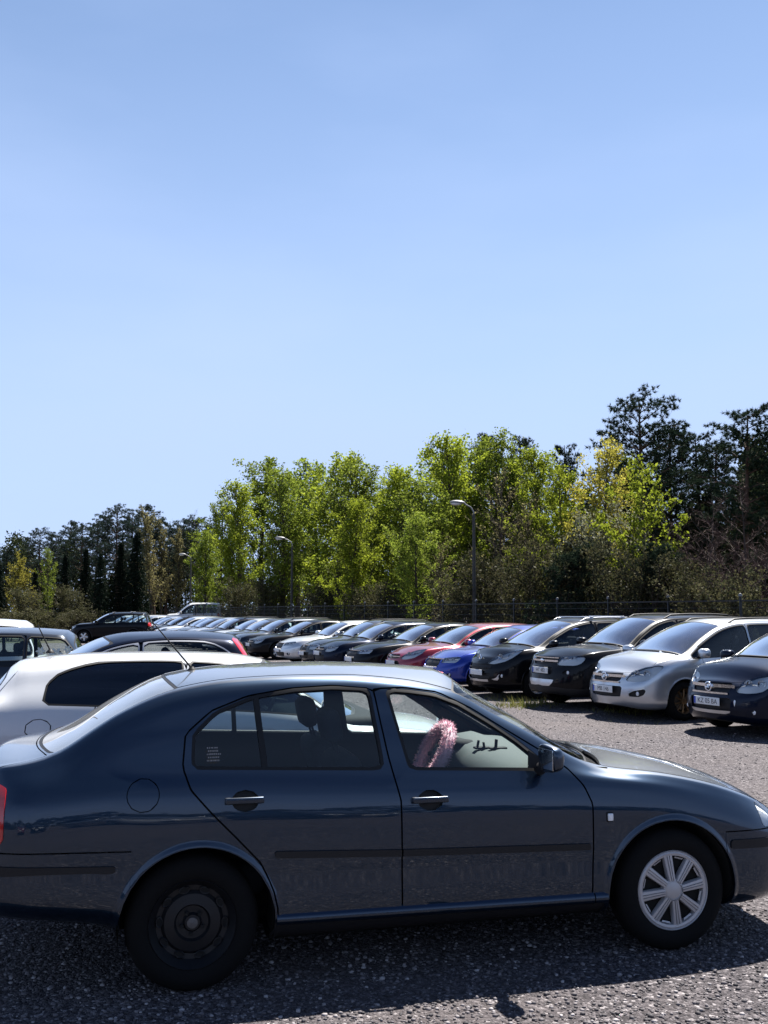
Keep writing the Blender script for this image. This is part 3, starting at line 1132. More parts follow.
            if D == 'F':
                # door mirror: housing, glass and foot
                m = MB()
                bm = bmesh.new()
                bmesh.ops.create_uvsphere(bm, u_segments=28, v_segments=18, radius=1)
                for v in bm.verts:
                    x, y, z = v.co
                    q = lambda a, e: math.copysign(abs(a) ** e, a)
                    x, y, z = q(x, 0.75), q(y, 0.55), q(z, 0.62)
                    if x < 0:
                        x *= 0.25
                    v.co = (x * 0.065, y * 0.088, z * 0.068 * (1 + 0.12 * sg * -y))
                m.add([v.co[:] for v in bm.verts], [[v.index for v in f.verts] for f in bm.faces])
                bm.free()
                mo = m.build('door_mirror', P_BLUE, d, 60)
                mo.location = (1.760, sg * 0.930, 1.028)
                mo.rotation_euler = (0, 0, sg * R(-8))
                m = MB()
                m.box((-0.020, 0, 0), (0.004, 0.14, 0.10), None, 0, 0.002)
                ml = m.build('mirror_glass', M_CHROME, d, 40)
                ml.location = (1.765, sg * 0.930, 1.028)
                ml.rotation_euler = (0, 0, sg * R(-8))
                m = MB()
                m.tube([(1.77, sg * 0.80, 0.962), (1.765, sg * 0.84, 0.968), (1.755, sg * 0.90, 0.985)], [0.035, 0.028, 0.024], 12)
                # black triangle where the mirror meets the window line
                m.add([(1.70, sg * 0.802, 0.968), (1.86, sg * 0.80, 0.958), (1.715, sg * 0.772, 1.052), (1.70, sg * 0.815, 0.968), (1.86, sg * 0.815, 0.958), (1.715, sg * 0.787, 1.052)],
                      [(0, 1, 2), (3, 5, 4), (0, 3, 4, 1), (1, 4, 5, 2), (2, 5, 3, 0)])
                m.build('mirror_foot', M_PLASTIC, d, 40)
        # side repeater
        m = MB()
        m.box((2.128, sg * 0.862, 0.710), (0.042, 0.018, 0.052), None, 1, 0.008, 3)
        m.box((2.128, sg * 0.872, 0.710), (0.030, 0.012, 0.038), None, 0, 0.005, 3)
        m.build('side_repeater', [M_REFL, M_PLASTIC], root, 40)
        lf = sh.part('headlight', g('lampF' + S), M_LENS, root, -0.002, 0.0)
        sh.part('reflector', g('lampF' + S), M_REFL, lf, 0.03, 0.0)
        sh.part('tail_light', g('lampR' + S), M_RED, root, -0.004, 0.02)
    add_wells(root, [(AF[0], AF[1]), (AR_[0], AR_[1])], 0.372, 0.50, 0.835)
    # aerial
    m = MB()
    m.lathe([(0.030, 0.0), (0.026, 0.012), (0.014, 0.022), (0.008, 0.03)], 16, 0, 'Z', (0.02, 0, 1.438))
    m.tube([(0.02, 0, 1.455), (-0.09, 0, 1.585), (-0.205, 0, 1.72)], [0.0055, 0.004, 0.003], 8)
    m.build('aerial', M_RUBBER, root, 40)
    for sg in (-1, 1):
        m = MB()
        m.tube([(2.25, sg * 0.25 + 0.2, 0.985), (2.20, sg * 0.25 + 0.05, 1.0), (2.13, sg * 0.25 - 0.30, 1.0)], 0.007, 6)
        m.build('wiper', M_RUBBER, root)
    # mud flap and tow eye under the nose
    m = MB()
    m.box((2.90, -0.62, 0.19), (0.05, 0.10, 0.03), None, 0, 0.008)
    m.build('splash_guard', M_PLASTIC, root)
    # wheels: steel at the back, plastic cover at the front
    add_wheel(root, 0.0, -0.738, 0.312, 0.195, 'steel')
    add_wheel(root, 2.492, -0.757, 0.312, 0.195, 'cover8')
    add_wheel(root, 0.0, 0.752, 0.312, 0.195, 'steel')
    add_wheel(root, 2.492, 0.757, 0.312, 0.195, 'cover8')
    # interior
    for y in (-0.37, 0.37):
        seat(root, 0.98, y, 0.34, 0.60, 0.48)
    m = MB()
    m.box((0.12, 0, 0.44), (0.50, 1.28, 0.16), None, 0, 0.06, 3)
    m.box((-0.16, 0, 0.72), (0.16, 1.28, 0.56), Matrix.Rotation(R(-24), 4, 'Y'), 0, 0.06, 3)
    for y in (-0.42, 0.42):
        m.box((-0.27, y, 1.06), (0.09, 0.25, 0.15), Matrix.Rotation(R(-15), 4, 'Y'), 0, 0.04, 3)
    m.box((-0.55, 0, 0.97), (0.62, 1.36, 0.03), None, 0, 0.01)
    m.build('rear_bench', M_SEAT, root, 50)
    m = MB()
    # dashboard as a swept profile across the cabin
    pr = [(1.66, 0.66), (1.60, 0.80), (1.63, 0.90), (1.70, 0.945), (1.82, 0.965), (1.98, 0.955), (2.16, 0.94), (2.2, 0.80), (2.2, 0.55), (1.80, 0.52)]
    ys = np.linspace(-0.72, 0.72, 25)
    vs, fs = [], []
    for y in ys:
        hood_ = 0.045 * math.exp(-((y - 0.37) / 0.2) ** 4)
        for i, (x, z) in enumerate(pr):
            dz = hood_ if i in (2, 3, 4) else 0
            vs.append((x - (0.04 * math.exp(-((y - 0.37) / 0.2) ** 4) if i in (2, 3) else 0) + 0.10 * (abs(y) / 0.72) ** 4 * 0.3, y, z + dz))
    k = len(pr)
    for a in range(len(ys) - 1):
        for i in range(k):
            fs.append((a * k + i, a * k + (i + 1) % k, (a + 1) * k + (i + 1) % k, (a + 1) * k + i))
    m.add(vs, fs)
    dash = m.build('dashboard', M_DASH, root, 50)
    m = MB()
    m.box((1.74, 0.02, 0.962), (0.10, 0.05, 0.014), None, 0, 0.006)
    m.box((1.715, 0.02, 0.985), (0.012, 0.018, 0.045), Matrix.Rotation(R(12), 4, 'Y'), 0, 0.003)
    m.box((1.745, 0.0, 0.98), (0.012, 0.016, 0.035), Matrix.Rotation(R(-8), 4, 'Y'), 0, 0.003)
    m.box((1.80, -0.06, 0.99), (0.014, 0.022, 0.06), Matrix.Rotation(R(5), 4, 'Y'), 0, 0.003)
    m.box((1.81, -0.06, 0.968), (0.11, 0.04, 0.012), None, 0, 0.004)
    m.build('phone_holder', M_RUBBER, dash, 40)
    m = MB()
    m.box((1.73, 0.37, 0.93), (0.24, 0.40, 0.11), Matrix.Rotation(R(6), 4, 'Y'), 0, 0.045, 3)
    m.build('instrument_binnacle', M_TRIM, dash, 50)
    # steering wheel inside its fluffy cover
    sw = MB()
    ca = R(27)
    cx, cyy, cz = 1.545, 0.37, 0.885
    ax = Vector((-math.cos(ca), 0, math.sin(ca)))
    uu = Vector((0, 1, 0))
    vv = ax.cross(uu)
    ring = [Vector((cx, cyy, cz)) + (uu * math.cos(t) + vv * math.sin(t)) * 0.18 for t in np.linspace(0, 2 * math.pi, 49)]
    sw.tube(ring, 0.016, 10, 0, cap=False)
    sw.box((cx + 0.03, cyy, cz - 0.01), (0.06, 0.16, 0.12), Matrix.Rotation(ca, 4, 'Y'), 0, 0.03)
    for t in (0.15, math.pi - 0.15, -math.pi / 2):
        p = Vector((cx + 0.02, cyy, cz))
        sw.tube([p, p + (uu * math.cos(t) + vv * math.sin(t)) * 0.17], 0.014, 6)
    sw.tube([(cx, cyy, cz), (cx + 0.3, cyy, cz - 0.15)], 0.03, 10)
    swo = sw.build('steering_wheel', M_RUBBER, root, 40)
    fz = MB()
    rs = random.Random(3)
    fz.tube(ring, [0.036 + 0.004 * rs.random() for _ in ring], 14, 0, cap=False)
    for _ in range(5200):
        t, b = rs.uniform(0, 2 * math.pi), rs.uniform(0, 2 * math.pi)
        c = Vector((cx, cyy, cz)) + (uu * math.cos(t) + vv * math.sin(t)) * 0.18
        rad_ = uu * math.cos(t) + vv * math.sin(t)
        n = rad_ * math.cos(b) + ax * math.sin(b)
        tip = n * rs.uniform(0.045, 0.056) + Vector((rs.gauss(0, 0.006), rs.gauss(0, 0.006), rs.gauss(0, 0.006)))
        sd = n.orthogonal().normalized() * 0.0032
        sd.rotate(Matrix.Rotation(rs.uniform(0, 6.3), 3, n))
        fz.add([c + n * 0.034 - sd, c + n * 0.034 + sd, c + tip], [(0, 1, 2)])
    M_PINK = principled('pink_plush', (0.92, 0.60, 0.68), 0.95)
    M_PINK.node_tree.nodes['Principled BSDF'].inputs['Sheen Weight'].default_value = 0.5
    fz.build('fluffy_cover', M_PINK, swo, 0)
    # inner mirror and the little tree-shaped air freshener hanging from it
    m = MB()
    m.box((1.46, 0.0, 1.335), (0.03, 0.23, 0.065), Matrix.Rotation(R(15), 4, 'Z'), 0, 0.012)
    m.tube([(1.47, 0, 1.345), (1.53, 0, 1.385)], 0.008, 6)
    im = m.build('inner_mirror', M_RUBBER, root, 40)
    m = MB()
    ol = [(0, 0.06), (0.016, 0.03), (0.01, 0.03), (0.026, 0.0), (0.015, 0.0), (0.034, -0.035), (0.008, -0.035), (0.008, -0.05), (-0.008, -0.05), (-0.008, -0.035),
          (-0.034, -0.035), (-0.015, 0.0), (-0.026, 0.0), (-0.01, 0.03), (-0.016, 0.03)]
    k = len(ol)
    m.add([(1.45 + x, -0.001, 1.225 + z) for x, z in ol] + [(1.45 + x, 0.001, 1.225 + z) for x, z in ol],
          [tuple(range(k)), tuple(range(2 * k - 1, k - 1, -1))] + [(i, (i + 1) % k, k + (i + 1) % k, k + i) for i in range(k)])
    m.tube([(1.45, 0, 1.28), (1.455, 0, 1.33)], 0.0012, 4)
    m.build('air_freshener', M_TRIM, im, 0)
    # tiny rows of lettering stuck to the quarter window, too small to read
    m = MB()
    for r_, z in enumerate((1.118, 1.103, 1.088, 1.073, 1.058)):
        x = 0.058 + 0.006 * (r_ % 2)
        while x < 0.118 + rs.uniform(-0.01, 0.01):
            ww = rs.uniform(0.003, 0.007)
            m.box((x, -0.781 - (1.10 - z) * 0.1, z), (ww, 0.0008, 0.0065), None)
            x += ww + rs.uniform(0.002, 0.004)
    m.build('window_sticker', principled('sticker_white', (0.17, 0.18, 0.2), 0.6), root, 0)
    return root


hero = build_hero()


# ------------------------------------------------------------------ the other cars
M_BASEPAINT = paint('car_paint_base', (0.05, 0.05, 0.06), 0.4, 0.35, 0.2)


def make_car(d, detail=1.0):
    """Builds one car model at the origin (rear axle on the ground, nose towards +x)."""
    wb, fo, ro, W, H = d['wb'], d['fo'], d['ro'], d['W'], d['H']
    xe, xr = wb + fo, -ro
    xc, zc, xh, zn = d['xc'], d['zc'], d['xh'], d['zn']
    xro, xg, zg = xr + d['roof_in'], xr + d['glass_in'], d['zg']
    bz = d['belt']
    hw = W / 2
    rw = d.get('roofw', 0.58)
    rh = d.get('crown', 0.065)
    zt = [(xr, zg - 0.30), (xr + 0.025, zg - 0.10)]
    if d.get('deck'):
        zt += [(xr + 0.12, zg - 0.025), (xg, zg)]
    else:
        zt += [(xg, zg)]
    zt += [(0.5 * (xg + xro), 0.5 * (zg + H - 0.05) + 0.035), (xro, H - 0.045), (0.5 * (xro + xh) - 0.1, H), (xh - 0.30, H - 0.012), (xh, H - 0.06),
           (0.5 * (xh + xc), 0.5 * (H - 0.06 + zc) + 0.04), (xc, zc), (xc + 0.10, zc - 0.03), (0.5 * (xc + xe), 0.5 * (zc + zn) + 0.035), (xe - 0.20, zn + 0.02), (xe - 0.06, zn - 0.035), (xe, zn - 0.13)]
    zr = [(xr, zg - 0.36), (xr + 0.04, zg - 0.15)]
    if d.get('deck'):
        zr += [(xr + 0.2, zg - 0.06)]
    zr += [(xg + 0.05, zg - 0.05), (0.5 * (xg + xro) + 0.07, 0.5 * (zg + H) - 0.035), (xro + 0.07, H - rh - 0.04), (0.5 * (xro + xh), H - rh), (xh - 0.42, H - rh - 0.02), (xh - 0.12, H - rh - 0.075),
           (0.5 * (xh + xc) - 0.13, 0.5 * (H + zc) - 0.085), (xc - 0.15, zc - 0.075), (xc + 0.02, zc - 0.09), (0.5 * (xc + xe), 0.5 * (zc + zn) - 0.045), (xe - 0.30, zn - 0.03), (xe - 0.10, zn - 0.09), (xe, zn - 0.17)]
    yr = [(xr, hw - 0.16), (xg, hw - 0.17), (xro, rw + 0.01), (0.5 * (xro + xh), rw), (xh - 0.12, rw + 0.02), (0.5 * (xh + xc), 0.5 * (rw + hw) - 0.04), (xc, hw - 0.12), (xe, hw - 0.10)]
    zw = [(xr, zg - 0.42), (xr + 0.12, bz + d.get('wedge', 0.05)), (0.5, bz + 0.6 * d.get('wedge', 0.05)), (xc - 0.5, bz - 0.01), (xc, min(zc - 0.15, bz - 0.03)), (0.5 * (xc + xe), 0.5 * (zc + zn) - 0.12), (xe - 0.25, zn - 0.13), (xe, zn - 0.24)]
    yw = [(xr, hw - 0.10), (0.0, hw - 0.055), (xc, hw - 0.05), (xe, hw - 0.05)]
    gz = d.get('clear', 0.20)
    zb = [(xr, gz + 0.14), (xr + 0.4, gz + 0.02), (0.4, gz), (wb - 0.4, gz), (wb + 0.3, gz), (xe - 0.25, gz), (xe, gz + 0.06)]
    s = dict(xe=xe, xr=xr, W=W, nose=d.get('nose', 0.72), tail=0.45, nose_n=d.get('nose_n', 2.25), tail_n=3.0, smooth=0.05, zt=zt, zr=zr, yr=yr, zw=zw, yw=yw, zb=zb,
             nose_lean=[(0.12, -0.06), (0.28, -0.01), (0.42, 0.03), (0.60, 0.01), (0.80, -0.05), (1.0, -0.09)],
             tail_lean=[(0.2, 0.10), (0.4, 0.0), (0.6, -0.02), (0.75, 0.03), (1.0, 0.06), (1.4, 0.08)])
    sh = Shell(s, int(84 * detail), [1, 1, 1, 2, 6, 5, 4, 4, 5, 3, 4, 4])
    yrf = lambda x: spl(s['yr'], x)
    zrf = lambda x: spl(s['zr'], x, 0.05)
    zwf = lambda x: spl(s['zw'], x, 0.05)
    wr = d['wr']
    ar = wr + d.get('arch_gap', 0.045)
    for nm, cx in (('aF', wb), ('aR', 0.0)):
        sh.cut(nm, lambda x, y, z: np.where(np.abs(y) < 0.5, 1.0, np.hypot(x - cx, z - wr) - ar), (0, 1))
        for q in (0.015, 0.035):
            sh.cut(nm + str(q), lambda x, y, z: np.hypot(x - cx, z - wr) - ar - q, (1,))
        bump_arch(sh, cx, wr, ar, 0.035, 0.010)
    # side windows
    xB, xA, xD = d['xB'], d['xA'], d['xD']
    up = d.get('wtop', 0.045)

    def band(x0, x1, n=12):
        xs = np.linspace(x0, x1, n)
        lo = zwf(xs) + 0.022
        hi = np.maximum(zrf(xs) - up, lo + 0.004)
        return [(x, z) for x, z in zip(xs, lo)] + [(x, z) for x, z in zip(xs[::-1], hi[::-1])]
    wins = [('wF', xB + 0.035, xA)]
    if d.get('xC'):
        wins += [('wR', d['xC'] + 0.03, xB - 0.035), ('wQ', xD, d['xC'] - 0.03)]
    else:
        wins += [('wR', xD, xB - 0.035)]
    for nm, x0, x1 in wins:
        p = band(x0, x1)
        if d.get('tail_round') and nm in ('wR', 'wQ') and x0 == xD:
            k = len(p) // 2
            p = p[:k] + [(x, z - d['tail_round'] * max(0, 1 - (x - xD) / 0.45) ** 2) for x, z in p[k:]]
            p[-1] = (p[-1][0] + 0.02, p[-1][1] - 0.02)
        f = rpoly(p, 0.004)
        sh.cut(nm, f, (2,))
        sh.cut(nm + 't', lambda x, y, z, f=f: f(x, y, z) - 0.013, (2,))
    # doors
    ztop = lambda x: zrf(x) - 0.018
    xf = min(wb - ar - 0.06, xA + 0.06)
    xs = np.linspace(xB, min(xA, xf), 9)
    fd = [(xB, 0.26), (xB, float(ztop(xB)))] + [(x, float(ztop(x))) for x in xs[1:]] + [(xf, float(zwf(xf)) - 0.05), (xf, 0.26)]
    xs = np.linspace(max(xD + 0.05, 0.12) if not d.get('xC') else d['xC'] + 0.0, xB, 8)
    rd = [(ar * 0.93, 0.26), (xB, 0.26)] + [(x, float(ztop(x))) for x in xs[::-1]] + [(xs[0] - 0.02, bz), (0.12, wr + ar * 0.92 + 0.04), (ar * 0.72 + 0.05, wr + ar * 0.76 + 0.02)]
    for nm, pts in (('dF', fd), ('dR', rd)):
        f = rpoly(pts, 0.0)
        sh.cut(nm, lambda x, y, z, f=f: f(x, y, z) + 0.004, (1, 2))
        sh.cut(nm + 'g', lambda x, y, z, f=f: f(x, y, z) - 0.004, (1, 2))
    # glass fore and aft
    bow = 0.13
    xhf = lambda y: xh + 0.01 - bow * (np.abs(y) / rw) ** 2
    xcf = lambda y: xc - 0.03 - 0.16 * (np.abs(y) / (hw - 0.1)) ** 2
    ws = lambda x, y, z: np.maximum(np.maximum(xhf(y) - x, x - xcf(y)), np.abs(y) - (yrf(x) - 0.03))
    rg = lambda x, y, z: np.maximum(np.maximum(xg + 0.02 + 0.05 * (np.abs(y) / 0.6) ** 2 - x, x - (xro - 0.07)), np.abs(y) - (yrf(x) - 0.06))
    sh.cut('ws', ws, (3,))
    sh.cut('wsb', lambda x, y, z: ws(x, y, z) + 0.025, (3,))
    sh.cut('rg', rg, (3,))
    sh.cut('rgb', lambda x, y, z: rg(x, y, z) + 0.02, (3,))
    sh.cut('cowl', lambda x, y, z: np.maximum(np.maximum(xcf(y) - x, x - xcf(y) - 0.07), np.abs(y) - (yrf(x) - 0.03)), (3,))
    hood = lambda x, y, z: np.maximum(np.maximum(xcf(y) + 0.07 - x, x - (xe - 0.10 - 0.55 * y ** 2)), np.abs(y) - (yrf(x) - 0.05))
    sh.cut('hood', lambda x, y, z: hood(x, y, z) + 0.004, (3,))
    sh.cut('hoodg', lambda x, y, z: hood(x, y, z) - 0.004, (3,))
    # the face: drawn along the nose (q runs from the middle round the corner)
    fr = d['face']

    def qf(pts, r, side=0):
        P_ = [(q, zn + z) for q, z in pts]

        def f(x, y, z):
            q = np.abs(y) + 0.9 * np.clip(xe - x, 0, 9)
            return np.where(x < xe - 1.15, 1.0, sd_poly(q, z, P_) - r)
        return f
    for nm in ('lamp', 'grille', 'intake', 'fog', 'plateband', 'skid', 'chin'):
        if fr.get(nm):
            sh.cut(nm, qf(fr[nm], 0.008), (1, 2, 3))
    if d.get('fuel'):
        fx, fz, fa, fb_ = d['fuel']
        ff = lambda x, y, z: np.where(y > 0, 1.0, (np.hypot((x - fx) / fa, (z - fz) / fb_) - 1) * fb_)
        sh.cut('fuel', lambda x, y, z: ff(x, y, z) + 0.0025, (1,))
        sh.cut('fuelg', lambda x, y, z: ff(x, y, z) - 0.0025, (1,))
    if d.get('gate'):
        fg = rpoly([(xr - 0.5, 0.5)] + d['gate'] + [(xr - 0.5, H + 0.3)], 0.0)
        sh.cut('gate', lambda x, y, z: fg(x, y, z) + 0.004, (1, 2, 3))
        sh.cut('gateg', lambda x, y, z: fg(x, y, z) - 0.004, (1, 2, 3))
    tl = d['tail_lamp']
    sh.cut('tail', lambda x, y, z: np.where(x > 0.1, 1.0, np.maximum(sd_poly(x, z, [(xr + a, b) for a, b in tl]) - 0.01, 0.40 - np.abs(y))), (1, 2, 3))
    by = {}
    for i in range(len(sh.polys)):
        zz, m = sh.zone[i], sh.mask[i]
        c = sh.centre(i)
        S = 'L' if c[1] > 0 else 'R'
        if (m.get('aF') or m.get('aR')) and abs(c[1]) > 0.5:
            continue
        if zz == 0:
            l = 'floor'
        elif m.get('wF'):
            l = 'wF' + S
        elif m.get('wR'):
            l = 'wR' + S
        elif m.get('wQ'):
            l = 'wQ' + S
        elif m.get('wFt'):
            l = 'tF' + S
        elif m.get('wRt') or m.get('wQt'):
            l = 'tR' + S
        elif m.get('wsb'):
            l = 'ws'
        elif m.get('ws'):
            l = 'wsf'
        elif m.get('rgb'):
            l = 'rg'
        elif m.get('rg'):
            l = 'rgf'
        elif m.get('cowl'):
            l = 'cowl'
        elif m.get('lamp'):
            l = 'lamp' + S
        elif m.get('grille'):
            l = 'grille'
        elif m.get('intake'):
            l = 'intake'
        elif m.get('fog'):
            l = 'fog' + S
        elif m.get('skid'):
            l = 'skid'
        elif m.get('chin'):
            l = 'chin'
        elif m.get('tail'):
            l = 'tail' + S
        elif m.get('fuel'):
            l = 'fuel'
        elif m.get('fuelg') or (m.get('gateg') and not m.get('gate')):
            l = 'gap'
        elif m.get('gate'):
            l = 'gate'
        elif m.get('dF'):
            l = 'dF' + S
        elif m.get('dR'):
            l = 'dR' + S
        elif m.get('dFg') or m.get('dRg') or (m.get('hoodg') and not m.get('hood')):
            l = 'gap'
        elif m.get('hood'):
            l = 'hood'
        elif d.get('clad') and zz == 1 and (c[2] < gz + 0.14 or any((k.startswith('aF0') or k.startswith('aR0')) for k in m)):
            l = 'clad'
        else:
            l = 'body'
        by.setdefault(l, []).append(i)
    g = lambda *k: sum((by.get(q, []) for q in k), [])
    root = empty('parked_car')
    tag(root, cat='car')
    PB = M_BASEPAINT
    sh.part('body', g('body'), PB, root, 0, 0.02)
    sh.part('bonnet', g('hood'), PB, root, 0, 0.02)
    sh.part('tailgate', g('gate'), PB, root, 0, 0.02)
    sh.part('fuel_flap', g('fuel'), PB, root, 0, 0.015)
    sh.part('underbody', g('floor'), M_ARCH, root)
    if by.get('clad'):
        sh.part('lower_cladding', g('clad'), M_PLASTIC, root, -0.006, 0.02)
    w = sh.part('windscreen', g('ws'), M_WIND2, root, 0.004)
    sh.part('windscreen_surround', g('wsf'), M_RUBBER, w, 0.002, 0.02)
    w = sh.part('rear_window', g('rg'), d.get('rear_glass', M_TINT), root, 0.004)
    sh.part('window_surround', g('rgf'), M_RUBBER, w, 0.002, 0.02)
    sh.part('cowl_grille', g('cowl'), M_PLASTIC, root, 0.02)
    sh.part('interior_lining', [i for i in range(len(sh.polys)) if not any(sh.mask[i].get(k) for k in ('wF', 'wR', 'wQ', 'wsb', 'rgb', 'aF', 'aR', 'lamp', 'intake', 'fog'))], M_TRIM, root, 0.035)
    if by.get('grille'):
        gr = sh.part('radiator_grille', g('grille'), M_PLASTIC, root, 0.02, 0.0)
        for (zo, q0, q1, hh, mt) in fr.get('bars', []):
            # chrome bars follow the nose
            mm = MB()
            pts = []
            for y in np.linspace(-q1, q1, 15):
                pts.append((front_x(sh, zn + zo, abs(y)) + 0.004, y, zn + zo - fr.get('sag', 0.0) * (1 - (y / q1) ** 2)))
            for (a, b) in zip(pts[:-1], pts[1:]):
                if abs(a[1] + b[1]) / 2 < q0:
                    continue
                mm.add([(a[0], a[1], a[2] - hh), (b[0], b[1], b[2] - hh), (b[0], b[1], b[2] + hh), (a[0], a[1], a[2] + hh),
                        (a[0] - 0.03, a[1], a[2] - hh), (b[0] - 0.03, b[1], b[2] - hh), (b[0] - 0.03, b[1], b[2] + hh), (a[0] - 0.03, a[1], a[2] + hh)],
                       [(0, 1, 2, 3), (3, 2, 6, 7), (0, 4, 5, 1)])
            if mm.v:
                mm.build('grille_bar', {'chrome': M_CHROME, 'paint': PB, 'black': M_PLASTIC}[mt], gr, 30, weld=True)
        em = fr.get('emblem')
        if em:
            kind, zo, rad = em
            x0 = front_x(sh, zn + zo, 0.0) + 0.012
            mm = MB()
            if kind == 'ring':
                ring = [(x0, rad * math.cos(a), zn + zo + rad * math.sin(a)) for a in np.linspace(0, 2 * math.pi, 25)]
                mm.tube(ring, rad * 0.16, 6, 0, cap=False)
                mm.tube([(x0, rad * 1.35, zn + zo - rad * 0.05), (x0, -rad * 0.35, zn + zo + rad * 0.30), (x0 + 0.004, rad * 0.35, zn + zo - rad * 0.30), (x0, -rad * 1.35, zn + zo + rad * 0.05)],
                        [0.003, rad * 0.16, rad * 0.16, 0.003], 6)
            elif kind == 'diamond':
                for k_ in (1.0,):
                    ring = [(x0, 0.62 * rad * math.sin(a), zn + zo + rad * math.cos(a)) for a in np.linspace(0, 2 * math.pi, 5)]
                    mm.tube(ring, rad * 0.2, 6, 0, cap=False)
            elif kind == 'bow':
                mm.box((x0, 0, zn + zo), (0.012, rad * 2.4, rad * 0.7), None, 0, 0.003)
                mm.box((x0, 0, zn + zo), (0.013, rad * 1.0, rad * 1.2), None, 0, 0.003)
            elif kind == 'disc':
                mm.lathe([(rad, 0), (rad * 0.95, 0.008), (rad * 0.8, 0.004), (0, 0.007)], 20, 0, 'X', (x0 - 0.01, 0, zn + zo))
            elif kind == 'oval':
                ring = [(x0, 1.5 * rad * math.cos(a), zn + zo + rad * 0.8 * math.sin(a)) for a in np.linspace(0, 2 * math.pi, 25)]
                mm.tube(ring, rad * 0.14, 6, 0, cap=False)
                for t_ in (-0.5, 0.5):
                    mm.tube([(x0, rad * (t_ - 0.15), zn + zo - rad * 0.6), (x0, rad * (t_ + 0.15), zn + zo + rad * 0.6)], rad * 0.12, 5)
                mm.tube([(x0, -rad * 0.5, zn + zo - 0.02 * rad), (x0, rad * 0.5, zn + zo)], rad * 0.12, 5)
            mm.build('emblem', M_CHROME, gr, 40)
    sh.part('lower_intake', g('intake'), M_PLASTIC, root, 0.035, 0.0)
    if by.get('skid'):
        sh.part('skid_plate', g('skid'), M_ALLOY, root, -0.004, 0.02)
    if by.get('chin'):
        sh.part('chin_strip', g('chin'), fr.get('chin_mat', M_ALLOY), root, -0.004, 0.015)
    for S, sg in (('R', -1), ('L', 1)):
        for D in ('F', 'R'):
            dr = sh.part('door', g('d' + D + S), PB, root, 0, 0.02)
            gm = d.get('side_glass', M_GLASS) if D == 'F' else d.get('rear_side_glass', d.get('side_glass', M_GLASS))
            sh.part('window', g('w' + D + S), gm, dr, 0.008)
            sh.part('window_frame', g('t' + D + S), d.get('frame_mat', M_RUBBER), dr, 0.0, 0.02)
            if D == 'R' and by.get('wQ' + S):
                sh.part('quarter_window', g('wQ' + S), gm, root, 0.008)
            hx = (xB - 0.90 if D == 'F' else 0) + 0
            hx = xB + 0.12 if D == 'F' else ar * 0.55 + 0.12
            hz = bz - 0.10
            mm = MB()
            yy = sg * (hw - 0.012)
            mm.box((hx, yy + sg * 0.012, hz), (0.18, 0.022, 0.030), None, 0, 0.008)
            mm.build('door_handle', d.get('handle_mat', PB), dr, 40)
        # mirror
        xm, zm = xA - 0.13, float(zwf(xA - 0.13)) + 0.10
        bm = bmesh.new()
        bmesh.ops.create_uvsphere(bm, u_segments=16, v_segments=10, radius=1)
        q = lambda a, e: math.copysign(abs(a) ** e, a)
        for v in bm.verts:
            x, y, z = q(v.co.x, 0.75), q(v.co.y, 0.6), q(v.co.z, 0.7)
            v.co = (x * (0.11 if x > 0 else 0.03), y * 0.12, z * 0.080)
        mm = MB()
        mm.add([v.co[:] for v in bm.verts], [[v.index for v in f.verts] for f in bm.faces])
        bm.free()
        mo = mm.build('door_mirror', d.get('mirror_mat', PB), root, 60)
        mo.location = (xm, sg * (hw + 0.09), zm)
        mo.rotation_euler = (0, 0, sg * R(-8))
        mm = MB()
        mm.tube([(0.02, -sg * 0.20, -0.075), (0.0, -sg * 0.06, -0.05)], [0.03, 0.022], 8)
        f_ = mm.build('mirror_foot', M_PLASTIC, mo, 40)
        # head lamp: reflector bowl and two lamps behind a clear lens
        if by.get('lamp' + S):
            L = sh.part('headlight', g('lamp' + S), M_LENS, root, -0.002, 0.0)
            sh.part('lamp_housing', g('lamp' + S), d.get('lamp_mat', M_REFL), L, 0.035, -0.034)
            cs = np.array([sh.centre(i) for i in g('lamp' + S)])
            nn = np.mean([sh.N[sh.polys[i][0]] for i in g('lamp' + S)], 0)
            nn[2] = 0
            nn /= np.linalg.norm(nn)
            c0 = cs.mean(0)
            span = np.array([cs[:, 0].max() - cs[:, 0].min(), cs[:, 1].max() - cs[:, 1].min()])
            tdir = np.array([-nn[1], nn[0], 0])
            ext = float(np.ptp(cs @ tdir))
            mm = MB()
            for t in (-0.20, 0.13):
                cc = Vector(c0 + tdir * ext * t - nn * 0.028)
                nv = Vector(nn)
                rot = nv.to_track_quat('X', 'Z').to_matrix().to_4x4()
                prm = MB()
                rr_ = min(0.055, 0.30 * float(np.ptp(cs[:, 2])))
                prm.lathe([(rr_, 0.022), (rr_ * 0.9, 0.018), (rr_ * 0.45, -0.02), (0.012, -0.025), (0.012, 0.0), (0, 0.004)], 16, 0, 'X')
                mm.add([(Matrix.Translation(cc) @ rot) @ Vector(v) for v in prm.v], prm.f)
            mm.build('bulb', M_CHROME, L, 40)
        if by.get('fog' + S):
            F_ = sh.part('fog_lamp_recess', g('fog' + S), M_PLASTIC, root, 0.03, 0.0)
            c0 = np.mean([sh.centre(i) for i in g('fog' + S)], 0)
            mm = MB()
            mm.lathe([(0.036, 0.0), (0.034, 0.012), (0.0, 0.02)], 14, 0, 'X', (c0[0] - 0.025, c0[1], c0[2]))
            mm.build('fog_lamp', M_REFL, F_, 40)
        sh.part('tail_light', g('tail' + S), M_RED, root, -0.003, 0.015)
    add_wells(root, [(wb, wr), (0.0, wr)], ar + 0.008, 0.48, hw - 0.03)
    for x in (0.0, wb):
        for sg in (-1, 1):
            add_wheel(root, x, sg * (hw - 0.115), wr, d.get('tw', 0.205), d['wheel'])
